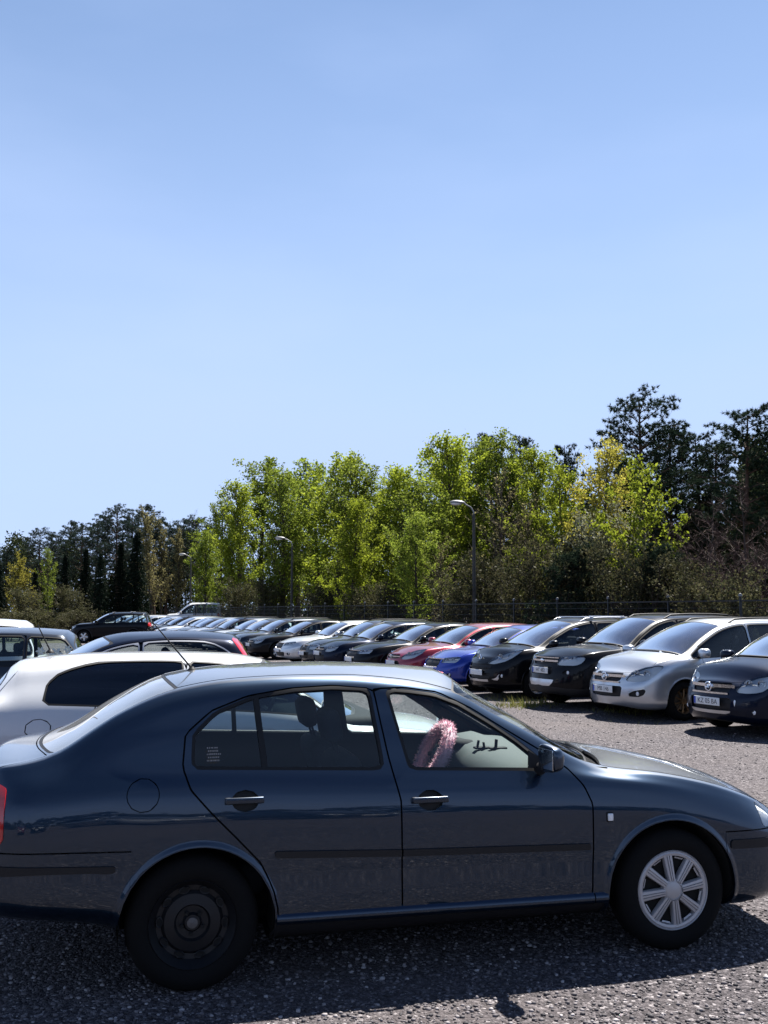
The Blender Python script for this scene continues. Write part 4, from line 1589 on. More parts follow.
    if d.get('rails'):
        for sg in (-1, 1):
            mm = MB()
            xs = np.linspace(xro + 0.12, xh - 0.28, 12)
            pts = []
            for i_, x in enumerate(xs):
                lift = 0.045 if 0 < i_ < 11 else -0.005
                pts.append((x, sg * (rw - 0.055), float(zrf(x)) + 0.025 + lift))
            mm.tube(pts, 0.016, 8)
            mm.build('roof_rail', {'silver': M_ALLOY, 'black': M_PLASTIC}[d['rails']], root, 40)
    if d.get('crossbars'):
        for x in d['crossbars']:
            mm = MB()
            z = float(zrf(x)) + 0.09
            mm.box((x, 0, z), (0.055, 2 * rw + 0.05, 0.026), None, 0, 0.01)
            for sg in (-1, 1):
                mm.box((x, sg * (rw - 0.05), z - 0.03), (0.09, 0.06, 0.05), None, 0, 0.01)
            mm.build('roof_bar', M_ALLOY, root, 40)
    # plate in front
    pz = zn + fr['plate']
    px = front_x(sh, pz, 0.15) + 0.018
    if d.get('plate', True):
        mm = MB()
        mm.box((px, 0, pz), (0.012, 0.52, 0.112), None, 0, 0.004)
        mm.box((px + 0.0065, -0.24, pz), (0.002, 0.038, 0.10), None, 1)
        mm.build('number_plate', [M_PLATE, M_BLUE], root, 40)
    root['plate_x'], root['plate_z'] = px, pz
    # inside
    for y in (-0.37, 0.37):
        seat(root, xB - 0.05, y, 0.36 + (H - 1.47) * 0.6, 0.60, 0.48)
    mm = MB()
    dz = (H - 1.47) * 0.6
    mm.box((0.15, 0, 0.48 + dz), (0.48, 1.28, 0.16), None, 0, 0.05)
    mm.box((-0.12, 0, 0.74 + dz), (0.15, 1.28, 0.55), Matrix.Rotation(R(-18), 4, 'Y'), 0, 0.05)
    for y in (-0.4, 0.4):
        mm.box((-0.22, y, 1.08 + dz), (0.09, 0.25, 0.15), None, 0, 0.04)
    mm.build('rear_bench', M_SEAT, root, 50)
    mm = MB()
    zd = bz - 0.02
    mm.box(((xA + xc) / 2 - 0.12, 0, zd - 0.12), (xc - xA + 0.50, 1.42, 0.24), None, 0, 0.07, 3)
    dsh = mm.build('dashboard', M_TRIM, root, 50)
    mm = MB()
    c0 = Vector((xA - 0.42, 0.37, zd - 0.03))
    ax = Vector((-math.cos(R(27)), 0, math.sin(R(27))))
    v2 = ax.cross(Vector((0, 1, 0)))
    mm.tube([c0 + (Vector((0, 1, 0)) * math.cos(t) + v2 * math.sin(t)) * 0.18 for t in np.linspace(0, 2 * math.pi, 25)], 0.016, 6, 0, cap=False)
    mm.tube([c0 - Vector((0, 0.17, 0)), c0 + Vector((0, 0.17, 0))], 0.02, 6)
    mm.tube([c0, c0 - ax * 0.3], 0.03, 6)
    mm.build('steering_wheel', M_RUBBER, dsh, 40)
    root['xe'], root['hw'] = xe, hw
    return root


def front_x(sh, z, y):
    V = np.array(sh.V)
    m = (np.abs(V[:, 2] - z) < 0.035) & (np.abs(np.abs(V[:, 1]) - y) < 0.09) & (V[:, 0] > sh.s['xe'] - 1.0)
    if not m.any():
        return sh.s['xe'] - 0.05
    # weight towards the wanted height
    return float(np.percentile(V[m, 0], 70))


F_OPEL = dict(lamp=[(0.53, -0.155), (0.64, -0.03), (0.95, 0.055), (1.25, 0.095), (1.34, 0.075), (1.16, -0.06), (0.98, -0.145), (0.75, -0.165)],
              grille=[(0.0, -0.055), (0.46, -0.045), (0.40, -0.15), (0.25, -0.185), (0.0, -0.195)],
              intake=[(0.0, -0.255), (0.44, -0.255), (0.40, -0.41), (0.0, -0.42)],
              fog=[(0.60, -0.37), (0.66, -0.33), (0.98, -0.28), (0.94, -0.36), (0.85, -0.40), (0.62, -0.40)],
              bars=[(-0.085, 0.0, 0.43, 0.022, 'chrome'), (-0.185, 0.0, 0.36, 0.012, 'chrome')], emblem=('ring', -0.10, 0.062), plate=-0.305)
F_DARKOPEL = dict(F_OPEL, fog=[(0.80, -0.43), (0.86, -0.40), (0.90, -0.43), (0.86, -0.46)],
                  chin=[(0.0, -0.435), (0.43, -0.43), (0.50, -0.27), (0.525, -0.27), (0.47, -0.46), (0.0, -0.465)])
F_SUV = dict(lamp=[(0.50, -0.165), (0.60, -0.03), (1.08, 0.0), (1.22, -0.02), (1.18, -0.11), (1.0, -0.165)],
             grille=[(0.0, -0.045), (0.42, -0.035), (0.43, -0.10), (0.36, -0.16), (0.0, -0.17)],
             intake=[(0.0, -0.22), (0.40, -0.22), (0.38, -0.34), (0.0, -0.34)],
             fog=[(0.66, -0.32), (0.70, -0.26), (0.85, -0.26), (0.85, -0.33)],
             skid=[(0.0, -0.44), (0.42, -0.44), (0.36, -0.54), (0.0, -0.545)],
             bars=[(-0.10, 0.0, 0.42, 0.016, 'chrome'), (-0.045, 0.0, 0.40, 0.008, 'chrome')], emblem=('bow', -0.10, 0.05), plate=-0.275)
F_RENAULT = dict(lamp=[(0.40, -0.145), (0.50, -0.08), (0.85, 0.06), (1.25, 0.14), (1.38, 0.13), (1.15, -0.01), (0.90, -0.10), (0.60, -0.15)],
                 grille=[(0.0, -0.175), (0.52, -0.165), (0.46, -0.275), (0.0, -0.285)],
                 intake=[(0.0, -0.35), (0.50, -0.35), (0.46, -0.46), (0.0, -0.47)],
                 fog=[(0.74, -0.42), (0.78, -0.35), (0.90, -0.30), (0.92, -0.36), (0.84, -0.44)],
                 chin=[(0.0, -0.475), (0.52, -0.47), (0.70, -0.44), (0.76, -0.36), (0.80, -0.36), (0.74, -0.465), (0.54, -0.505), (0.0, -0.51)],
                 bars=[(-0.235, 0.0, 0.45, 0.006, 'black')], emblem=('diamond', -0.045, 0.075), plate=-0.335)
F_SKODA = dict(lamp=[(0.48, -0.11), (0.50, -0.02), (1.02, 0.02), (1.10, 0.0), (1.0, -0.10)],
               grille=[(0.0, -0.035), (0.44, -0.025), (0.42, -0.12), (0.33, -0.20), (0.0, -0.21)],
               intake=[(0.0, -0.33), (0.56, -0.33), (0.52, -0.45), (0.0, -0.46)],
               fog=[(0.70, -0.42), (0.70, -0.36), (0.86, -0.34), (0.86, -0.42)],
               bars=[(-0.03, 0.0, 0.42, 0.010, 'chrome'), (-0.205, 0.0, 0.33, 0.008, 'chrome')], emblem=('disc', -0.0, 0.04), plate=-0.27)
F_KOREA = dict(lamp=[(0.46, -0.14), (0.54, -0.06), (0.9, 0.05), (1.30, 0.10), (1.20, 0.0), (0.95, -0.11), (0.65, -0.15)],
               grille=[(0.0, -0.05), (0.40, -0.045), (0.36, -0.13), (0.0, -0.14)],
               intake=[(0.0, -0.20), (0.36, -0.20), (0.50, -0.40), (0.0, -0.42)],
               fog=[(0.66, -0.40), (0.66, -0.32), (0.86, -0.30), (0.84, -0.40)],
               bars=[(-0.09, 0.06, 0.38, 0.010, 'chrome')], emblem=('oval', -0.085, 0.045), plate=-0.25)
F_PLAIN = dict(lamp=[(0.50, -0.14), (0.56, -0.03), (0.95, 0.03), (1.12, 0.02), (1.0, -0.09), (0.75, -0.15)],
               grille=[(0.0, -0.04), (0.40, -0.04), (0.38, -0.12), (0.0, -0.13)],
               intake=[(0.0, -0.25), (0.50, -0.25), (0.46, -0.42), (0.0, -0.43)],
               bars=[(-0.085, 0.0, 0.38, 0.008, 'chrome')], emblem=('disc', -0.05, 0.045), plate=-0.20)
F_ROUND = dict(F_PLAIN, lamp=[(0.47, -0.14), (0.47, -0.02), (0.62, 0.03), (0.92, 0.03), (1.0, -0.03), (0.94, -0.13), (0.70, -0.16)],
               grille=[(0.0, -0.03), (0.36, -0.02), (0.33, -0.20), (0.0, -0.22)], bars=[(-0.03, 0.0, 0.35, 0.012, 'chrome'), (-0.205, 0.0, 0.31, 0.010, 'chrome')], plate=-0.29)
T_STD = [(-0.1, 0.74), (-0.1, 1.02), (0.14, 1.0), (0.26, 0.93), (0.12, 0.78)]

MODELS = {
    'mpv': dict(wb=2.70, fo=0.93, ro=0.84, W=1.80, H=1.655, xc=2.78, zc=1.105, xh=1.72, zn=0.80, roof_in=0.42, glass_in=0.13, zg=1.08, belt=1.0, xB=1.15, xA=2.46, xD=-0.55, xC=0.12,
                wr=0.316, wheel='alloy10', face=F_OPEL, tail_lamp=[(-0.1, 0.85), (-0.1, 1.25), (0.16, 1.22), (0.16, 0.90)], roofw=0.60, crown=0.07, rails='black', clear=0.19),
    'suv': dict(wb=2.71, fo=0.92, ro=1.0, W=1.85, H=1.72, xc=2.42, zc=1.165, xh=1.50, zn=0.97, roof_in=0.42, glass_in=0.13, zg=1.15, belt=1.09, xB=1.02, xA=2.12, xD=-0.70, xC=0.05,
                wr=0.36, wheel='alloy5', face=F_SUV, tail_lamp=[(-0.1, 0.9), (-0.1, 1.2), (0.2, 1.15), (0.2, 0.95)], roofw=0.62, rails='black', clear=0.25, clad=True, arch_gap=0.06, crown=0.07, tw=0.235),
    'minivan': dict(wb=2.70, fo=0.90, ro=0.76, W=1.845, H=1.64, xc=2.80, zc=1.09, xh=1.70, zn=0.86, roof_in=0.40, glass_in=0.12, zg=1.08, belt=1.02, xB=1.12, xA=2.48, xD=-0.48, xC=0.12,
                    wr=0.32, wheel='alloy5', face=F_RENAULT, tail_lamp=T_STD, roofw=0.60, rails='silver', crossbars=(0.35, 1.15), crown=0.07, nose_n=2.1),
    'hatch': dict(wb=2.65, fo=0.87, ro=0.79, W=1.78, H=1.475, xc=2.30, zc=1.0, xh=1.42, zn=0.76, roof_in=0.44, glass_in=0.12, zg=1.02, belt=0.93, xB=0.98, xA=2.00, xD=-0.35,
                  wr=0.315, wheel='alloy5', face=F_KOREA, tail_lamp=T_STD, wedge=0.07, tail_round=0.10),
    'compact': dict(wb=2.55, fo=0.85, ro=0.72, W=1.75, H=1.46, xc=2.22, zc=0.985, xh=1.38, zn=0.74, roof_in=0.40, glass_in=0.12, zg=1.02, belt=0.92, xB=0.95, xA=1.92, xD=-0.30,
                    wr=0.31, wheel='cover7', face=F_SKODA, tail_lamp=T_STD, wedge=0.05, tail_round=0.06),
    'saloon': dict(wb=2.72, fo=0.90, ro=1.06, W=1.80, H=1.46, xc=2.25, zc=0.985, xh=1.40, zn=0.75, roof_in=1.02, glass_in=0.55, zg=1.05, belt=0.94, xB=1.02, xA=1.96, xD=-0.15, deck=True,
                   wr=0.32, wheel='alloy7', face=F_PLAIN, tail_lamp=[(-0.1, 0.75), (-0.1, 0.98), (0.2, 0.96), (0.25, 0.80)], wedge=0.04, tail_round=0.10),
    'estate': dict(wb=2.65, fo=0.90, ro=1.02, W=1.77, H=1.50, xc=2.25, zc=1.0, xh=1.40, zn=0.75, roof_in=0.30, glass_in=0.10, zg=1.02, belt=0.95, xB=1.0, xA=1.98, xD=-0.75, xC=0.10,
                   wr=0.315, wheel='cover7', face=F_ROUND, tail_lamp=[(-0.1, 0.80), (-0.1, 1.0), (0.22, 0.98), (0.22, 0.83)], wedge=0.05, tail_round=0.14, rails='black'),
}
PROTO = {}


def proto(model, **over):
    key = (model, tuple(sorted((k, str(v)) for k, v in over.items())))
    if key not in PROTO:
        d = dict(MODELS[model])
        d.update(over)
        PROTO[key] = [make_car(d, d.get('detail', 1.0)), False]
    return PROTO[key]


def repaint(o, mat):
    for c in o.children:
        if c.type == 'MESH':
            for sl in c.material_slots:
                if sl.material.name.startswith('car_paint_base') or sl.material.name.endswith('_lacquer'):
                    sl.link = 'OBJECT'
                    sl.material = mat
        repaint(c, mat)


def use_car(model, loc, rz, mat, label, group=None, scale=(1, 1, 1), plate=None, cat='car', **over):
    e = proto(model, **over)
    if not e[1]:
        o = e[0]
        e[1] = True
    else:
        o = copy_tree(e[0])
    o.location = (loc[0], loc[1], 0)
    o.rotation_euler = (0, 0, rz)
    o.scale = scale
    repaint(o, mat)
    tag(o, label, cat, group)
    if plate:
        for c in o.children:
            if c.name.startswith('number_plate'):
                t = text_mesh('lettering', plate, 0.098, M_INK, c, (o['plate_x'] + 0.0075, 0.02, o['plate_z'] - 0.002), (R(90), 0, R(90)), 0.0005)
    return o


# ------------------------------------------------------------------ ground
def gravel_material():
    m = bpy.data.materials.new('gravel_grey')
    m.use_nodes = True
    nt = m.node_tree
    b = nt.nodes['Principled BSDF']
    b.inputs['Roughness'].default_value = 0.9
    b.inputs['Specular IOR Level'].default_value = 0.25
    tc = nt.nodes.new('ShaderNodeTexCoord')

    def vor(scale, feat='F1'):
        v = nt.nodes.new('ShaderNodeTexVoronoi')
        v.inputs['Scale'].default_value = scale
        v.feature = feat
        nt.links.new(tc.outputs['Object'], v.inputs['Vector'])
        return v

    def noise(scale, det=6.0):
        n = nt.nodes.new('ShaderNodeTexNoise')
        n.inputs['Scale'].default_value = scale
        n.inputs['Detail'].default_value = det
        nt.links.new(tc.outputs['Object'], n.inputs['Vector'])
        return n
    v1, v2 = vor(58), vor(130)
    n1, n2 = noise(0.35), noise(2.3)
    # stone tone by cell
    sep = nt.nodes.new('ShaderNodeSeparateColor')
    nt.links.new(v1.outputs['Color'], sep.inputs[0])
    r1 = nt.nodes.new('ShaderNodeValToRGB')
    e = r1.color_ramp.elements
    e[0].position, e[0].color = 0.0, (0.028, 0.025, 0.029, 1)
    e[1].position, e[1].color = 1.0, (0.33, 0.305, 0.31, 1)
    for p, c in ((0.35, (0.052, 0.046, 0.051)), (0.7, (0.092, 0.082, 0.088)), (0.9, (0.14, 0.126, 0.132))):
        q = e.new(p)
        q.color = (*c, 1)
    nt.links.new(sep.outputs[0], r1.inputs['Fac'])
    sep2 = nt.nodes.new('ShaderNodeSeparateColor')
    nt.links.new(v2.outputs['Color'], sep2.inputs[0])
    r2 = nt.nodes.new('ShaderNodeMapRange')
    r2.inputs['To Min'].default_value = 0.55
    r2.inputs['To Max'].default_value = 1.35
    nt.links.new(sep2.outputs[1], r2.inputs['Value'])
    mul = nt.nodes.new('ShaderNodeMix')
    mul.data_type = 'RGBA'
    mul.blend_type = 'MULTIPLY'
    mul.inputs['Factor'].default_value = 1
    nt.links.new(r1.outputs[0], mul.inputs['A'])
    nt.links.new(r2.outputs[0], mul.inputs['B'])
    # broad worn patches, a little browner
    r3 = nt.nodes.new('ShaderNodeMapRange')
    r3.inputs['From Min'].default_value = 0.42
    r3.inputs['From Max'].default_value = 0.66
    r3.inputs['To Max'].default_value = 0.5
    nt.links.new(n1.outputs['Fac'], r3.inputs['Value'])
    mx = nt.nodes.new('ShaderNodeMix')
    mx.data_type = 'RGBA'
    mx.inputs['B'].default_value = (0.115, 0.098, 0.095, 1)
    nt.links.new(mul.outputs['Result'], mx.inputs['A'])
    nt.links.new(r3.outputs[0], mx.inputs['Factor'])
    nt.links.new(mx.outputs['Result'], b.inputs['Base Color'])
    # relief
    ad = nt.nodes.new('ShaderNodeMath')
    ad.operation = 'SUBTRACT'
    ad.inputs[0].default_value = 1.0
    nt.links.new(v1.outputs['Distance'], ad.inputs[1])
    ml = nt.nodes.new('ShaderNodeMath')
    ml.operation = 'MULTIPLY_ADD'
    ml.inputs[1].default_value = -0.4
    nt.links.new(v2.outputs['Distance'], ml.inputs[0])
    nt.links.new(ad.outputs[0], ml.inputs[2])
    bp = nt.nodes.new('ShaderNodeBump')
    bp.inputs['Strength'].default_value = 1.0
    bp.inputs['Distance'].default_value = 0.012
    nt.links.new(ml.outputs[0], bp.inputs['Height'])
    nt.links.new(bp.outputs[0], b.inputs['Normal'])
    return m


M_GRAVEL = gravel_material()


def sheet(name, x0, x1, y0, y1, z, mat, nx=1, ny=1, hf=None):
    xs, ys = np.linspace(x0, x1, nx + 1), np.linspace(y0, y1, ny + 1)
    vs = [(x, y, z + (hf(x, y) if hf else 0)) for y in ys for x in xs]
    k = nx + 1
    fs = [(j * k + i, j * k + i + 1, (j + 1) * k + i + 1, (j + 1) * k + i) for j in range(ny) for i in range(nx)]
    me = bpy.data.meshes.new(name)
    me.from_pydata(vs, [], fs)
    me.materials.append(mat)
    o = link(bpy.data.objects.new(name, me))
    tag(o, kind='structure')
    return o


sheet('ground', -700, 700, -300, 1300, 0.0, M_GRAVEL)

# the row of parked cars and the fence run along one direction
ROW_DIR = Vector((-0.398, 0.917, 0))       # away from the viewer, to the left
ROW_OUT = Vector((0.917, 0.398, 0))        # from the noses towards the fence


def row_point(d):
    """Point of the nose line at viewing depth d."""
    return Vector((11.17 - 0.434 * d, d, 0))


FENCE0 = row_point(17.0) + ROW_OUT * 7.0

# woodland floor beyond the fence
M_FLOOR = principled('woodland_floor', (0.05, 0.045, 0.022), 1.0)
add_bump(M_FLOOR, 3.0, 0.6, 0.2)
a = FENCE0 - ROW_DIR * 12 + ROW_OUT * 1.2
b = FENCE0 + ROW_DIR * 95 + ROW_OUT * 1.2
bm_ = MB()
c1, c2 = a + ROW_OUT * 120, b + ROW_OUT * 120
bm_.add([(a.x, a.y, .004), (c1.x, c1.y, .004), (c2.x, c2.y, .004), (b.x, b.y, .004)], [(0, 1, 2, 3)])
o = bm_.build('terrain', M_FLOOR, None, 0)
tag(o, kind='structure')
bm_ = MB()
bm_.add([(-52, 56, .006), (-17.6, 56, .006), (-24.8, 79, .006), (-24.5, 160, .006), (-110, 160, .006), (-110, 56, .006)], [(0, 1, 2, 3, 4, 5)])
o = bm_.build('terrain', M_FLOOR, None, 0)
tag(o, kind='structure')

# loose stones lying on the lot, dense close to the viewer
M_STONE = bpy.data.materials.new('loose_stone')
M_STONE.use_nodes = True
nt = M_STONE.node_tree
g_ = nt.nodes.new('ShaderNodeNewGeometry')
rp = nt.nodes.new('ShaderNodeValToRGB')
rp.color_ramp.elements[0].color = (0.025, 0.022, 0.026, 1)
rp.color_ramp.elements[1].color = (0.36, 0.335, 0.335, 1)
q = rp.color_ramp.elements.new(0.5)
q.color = (0.062, 0.055, 0.06, 1)
q = rp.color_ramp.elements.new(0.85)
q.color = (0.135, 0.12, 0.127, 1)
nt.links.new(g_.outputs['Random Per Island'], rp.inputs['Fac'])
nt.links.new(rp.outputs[0], nt.nodes['Principled BSDF'].inputs['Base Color'])
nt.nodes['Principled BSDF'].inputs['Roughness'].default_value = 0.75


def scatter_stones():
    bm = bmesh.new()
    bmesh.ops.create_icosphere(bm, subdivisions=1, radius=1)
    bv = np.array([v.co[:] for v in bm.verts])
    bf = np.array([[v.index for v in f.verts] for f in bm.faces])
    bm.free()
    pos, siz = [], []
    for (y0, y1, n, s0, s1) in ((3.6, 6.2, 17000, 0.003, 0.014), (6.2, 10, 8000, 0.005, 0.013), (10, 20, 6000, 0.007, 0.016)):
        y = nrng.uniform(y0, y1, n)
        x = nrng.uniform(-0.43, 0.43, n) * y
        pos.append(np.stack([x, y, 0 * x], 1))
        siz.append(s0 + (s1 - s0) * nrng.random(n) ** 2.2)
    pos, siz = np.concatenate(pos), np.concatenate(siz)
    n = len(pos)
    sc3 = siz[:, None] * nrng.uniform(0.7, 1.3, (n, 3)) * np.array([1, 1, 0.6])
    jit = 1 + nrng.uniform(-0.25, 0.25, (n, len(bv), 1))
    V = bv[None] * jit * sc3[:, None, :]
    a = nrng.uniform(0, 6.28, n)
    c, s_ = np.cos(a)[:, None], np.sin(a)[:, None]
    V = np.stack([V[..., 0] * c - V[..., 1] * s_, V[..., 0] * s_ + V[..., 1] * c, V[..., 2]], -1)
    V += pos[:, None, :] + np.array([0, 0, 1]) * (sc3[:, None, 2:3] * 0.35)
    F = bf[None] + (np.arange(n) * len(bv))[:, None, None]
    return mesh_np('gravel', V.reshape(-1, 3), F.reshape(-1, 3), M_STONE)


def mesh_np(name, V, F, mat, parent=None, smooth=False):
    """Mesh from numpy arrays (all faces with the same corner count)."""
    me = bpy.data.meshes.new(name)
    k = F.shape[1]
    me.vertices.add(len(V))
    me.vertices.foreach_set('co', np.ascontiguousarray(V, dtype=np.float32).ravel())
    me.loops.add(F.size)
    me.loops.foreach_set('vertex_index', np.ascontiguousarray(F, dtype=np.int32).ravel())
    me.polygons.add(len(F))
    me.polygons.foreach_set('loop_start', np.arange(len(F), dtype=np.int32) * k)
    me.polygons.foreach_set('loop_total', np.full(len(F), k, dtype=np.int32))
    me.materials.append(mat)
    me.update(calc_edges=True)
    me.validate()
    if smooth:
        me.polygons.foreach_set('use_smooth', [True] * len(F))
    return link(bpy.data.objects.new(name, me), parent)


st = scatter_stones()
tag(st, 'loose grey and white gravel stones strewn over the lot', 'gravel', kind='stuff')

# short grass and weeds round the feet of the parked row
M_GRASS = bpy.data.materials.new('weed_green')


def leaf_material(m, col, col2, trans=0.45, rough=0.6):
    m.use_nodes = True
    nt = m.node_tree
    nt.nodes.clear()
    out = nt.nodes.new('ShaderNodeOutputMaterial')
    di = nt.nodes.new('ShaderNodeBsdfDiffuse')
    tr = nt.nodes.new('ShaderNodeBsdfTranslucent')
    gl = nt.nodes.new('ShaderNodeBsdfGlossy')
    gl.inputs['Roughness'].default_value = 0.45
    gl.inputs['Color'].default_value = (0.5, 0.5, 0.5, 1)
    mx = nt.nodes.new('ShaderNodeMixShader')
    mx.inputs['Fac'].default_value = trans
    m2 = nt.nodes.new('ShaderNodeMixShader')
    m2.inputs['Fac'].default_value = 0.012
    ge = nt.nodes.new('ShaderNodeNewGeometry')
    oi = nt.nodes.new('ShaderNodeObjectInfo')
    rp = nt.nodes.new('ShaderNodeMix')
    rp.data_type = 'RGBA'
    rp.inputs['A'].default_value = (*col, 1)
    rp.inputs['B'].default_value = (*col2, 1)
    nt.links.new(ge.outputs['Random Per Island'], rp.inputs['Factor'])
    hv = nt.nodes.new('ShaderNodeHueSaturation')
    mr = nt.nodes.new('ShaderNodeMapRange')
    mr.inputs['To Min'].default_value = 0.75
    mr.inputs['To Max'].default_value = 1.25
    nt.links.new(oi.outputs['Random'], mr.inputs['Value'])
    nt.links.new(mr.outputs[0], hv.inputs['Value'])
    nt.links.new(rp.outputs['Result'], hv.inputs['Color'])
    nt.links.new(hv.outputs[0], di.inputs['Color'])
    nt.links.new(hv.outputs[0], tr.inputs['Color'])
    nt.links.new(di.outputs[0], mx.inputs[1])
    nt.links.new(tr.outputs[0], mx.inputs[2])
    nt.links.new(mx.outputs[0], m2.inputs[1])
    nt.links.new(gl.outputs[0], m2.inputs[2])
    nt.links.new(m2.outputs[0], out.inputs['Surface'])
    return m


leaf_material(M_GRASS, (0.08, 0.10, 0.02), (0.20, 0.18, 0.06), 0.4)


def scatter_grass():
    C = []
    for k in range(7):
        d = rng.uniform(14.5, 34)
        p = row_point(d) + ROW_OUT * rng.uniform(-0.5, 1.2) + ROW_DIR * rng.uniform(-.5, .5)
        n = rng.randint(8, 40)
        r = rng.uniform(0.1, 0.45)
        for _ in range(n):
            C.append((p.x + rng.gauss(0, r), p.y + rng.gauss(0, r), rng.uniform(0.03, 0.10)))
    for (u, d, n, r) in ((517, 19.0, 300, 0.22), (538, 19.5, 90, 0.2), (626, 17.9, 260, 0.25), (505, 20.5, 50, 0.25)):
        for _ in range(n):
            C.append(((u - 384) / 1000 * d + rng.gauss(0, r), d + rng.gauss(0, r), rng.uniform(0.05, 0.24) * math.exp(-rng.random())))
    # strip of rough grass along the fence
    for _ in range(9000):
        p = FENCE0 + ROW_DIR * (rng.random() ** 1.5 * 75 - 6) + ROW_OUT * rng.gauss(0.3, 0.7)
        C.append((p.x, p.y, rng.uniform(0.08, 0.4)))
    C = np.array(C)
    n = len(C)
    a = nrng.uniform(0, 6.28, n)
    w = 0.006 + 0.02 * C[:, 2]
    dx, dy = np.cos(a) * w, np.sin(a) * w
    lx, ly = nrng.normal(0, 0.45, n) * C[:, 2], nrng.normal(0, 0.45, n) * C[:, 2]
    z0 = np.zeros(n)
    V = np.stack([np.stack([C[:, 0] - dx, C[:, 1] - dy, z0], 1), np.stack([C[:, 0] + dx, C[:, 1] + dy, z0], 1),
                  np.stack([C[:, 0] + lx, C[:, 1] + ly, C[:, 2]], 1)], 1)
    return mesh_np('grass', V.reshape(-1, 3), np.arange(3 * n).reshape(n, 3), M_GRASS)


gr_ = scatter_grass()
tag(gr_, 'tufts of weedy grass growing under the parked row and fence', 'grass', kind='stuff')


# ------------------------------------------------------------------ fence and street lamps
def build_fence():
    root = empty('wire_fence', FENCE0 - ROW_DIR * 6, math.atan2(ROW_DIR.y, ROW_DIR.x))
    tag(root, 'dark wire mesh fence on thin posts between the parked row and the trees', 'fence')
    M_POST = principled('fence_post_paint', (0.008, 0.011, 0.010), 0.6, 0.1)
    M_CAP = principled('fence_cap', (0.16, 0.16, 0.16), 0.4, 0.4)
    L, H = 78.0, 2.02
    n = int(L / 2.6)
    for i in range(n + 1):
        m = MB()
        x = i * 2.6
        m.box((x, 0, (H + 0.10) / 2), (0.05, 0.05, H + 0.10), None, 0, 0.006)
        p = m.build('post', M_POST, root, 30)
        m = MB()
        m.lathe([(0.045, 0.0), (0.05, 0.03), (0.03, 0.07), (0.0, 0.08)], 10, 0, 'Z', (x, 0, H + 0.10))
        m.build('post_cap', M_CAP, p, 40)
    m = MB()
    xs = np.arange(0, L, 0.05)
    for x in xs:
        w = 0.0022
        m.add([(x - w, -w, 0.05), (x + w, -w, 0.05), (x, w, 0.05), (x - w, -w, H), (x + w, -w, H), (x, w, H)], [(0, 1, 4, 3), (1, 2, 5, 4), (2, 0, 3, 5)])
    for z in np.arange(0.05, H + 0.01, 0.2):
        w = 0.004
        m.add([(0, -w, z - w), (0, w, z - w), (0, 0, z + w), (L, -w, z - w), (L, w, z - w), (L, 0, z + w)], [(0, 1, 4, 3), (1, 2, 5, 4), (2, 0, 3, 5)])
    m.build('wire_mesh', M_POST, root, 0)
    m = MB()
    m.box((L / 2, 0, H), (L, 0.035, 0.035), None, 0)
    m.build('top_rail', M_POST, root, 0)
    return root


build_fence()
M_POLE = principled('lamp_pole_concrete', (0.060, 0.058, 0.054), 0.9)
add_bump(M_POLE, 25, 0.3, 0.01)
M_HEAD = principled('lamp_head_grey', (0.20, 0.205, 0.21), 0.5, 0.2)
M_BOWL = principled('lamp_bowl', (0.65, 0.66, 0.64), 0.25)


def lamp(u, d, htop, arm, label):
    x = (u - 384) / 1000 * d
    root = empty('street_lamp', (x, d, 0))
    tag(root, label, 'street lamp', 'street lamps along the fence')
    m = MB()
    m.tube([(0, 0, -0.1), (0, 0, 2.0), (0, 0, htop - 0.35)], [0.085, 0.075, 0.05], 12)
    m.build('pole', M_POLE, root, 50)
    m = MB()
    m.tube([(0, 0, htop - 0.55), (0, 0, htop - 0.25), (-0.10, 0, htop - 0.08), (-0.25, 0, htop), (-arm, 0, htop + 0.07)], 0.026, 8)
    m.build('arm', M_HEAD, root, 50)
    m = MB()
    bm = bmesh.new()
    bmesh.ops.create_uvsphere(bm, u_segments=20, v_segments=12, radius=1)
    for v in bm.verts:
        x_, y_, z_ = v.co
        v.co = (x_ * 0.30 - arm - 0.25, y_ * 0.13, (z_ * (0.10 if z_ > 0 else 0.03)) + htop + 0.09 + 0.06 * -x_ * 0.3)
    m.add([v.co[:] for v in bm.verts], [[v.index for v in f.verts] for f in bm.faces])
    bm.free()
    h = m.build('lamp_head', M_HEAD, root, 60)
    m = MB()
    bm = bmesh.new()
    bmesh.ops.create_uvsphere(bm, u_segments=16, v_segments=10, radius=1)
    for v in bm.verts:
        x_, y_, z_ = v.co
        v.co = (x_ * 0.22 - arm - 0.30, y_ * 0.10, (z_ * (0.02 if z_ > 0 else 0.09)) + htop + 0.075)
    m.add([v.co[:] for v in bm.verts], [[v.index for v in f.verts] for f in bm.faces])
    bm.free()
    m.build('lamp_bowl', M_BOWL, h, 60)


lamp(474, 37.5, 5.75, 0.35, 'tallest grey street lamp, right of the green trees, head pointing left')
lamp(292, 56.0, 5.75, 0.42, 'grey street lamp standing in front of the pale green trees')
lamp(191, 80.0, 6.2, 0.45, 'thin far street lamp beside bare brown trees at the left')


# ------------------------------------------------------------------ cars on the lot
HY = 0.24275
def hero_xy(x, y):
    c, s_ = math.cos(HY), math.sin(HY)
    return (-1.097 + c * x - s_ * y, 5.666 + s_ * x + c * y)


ROW_RZ = math.atan2(-0.398, -0.917)
GRP = 'cars parked in the long row along the fence'


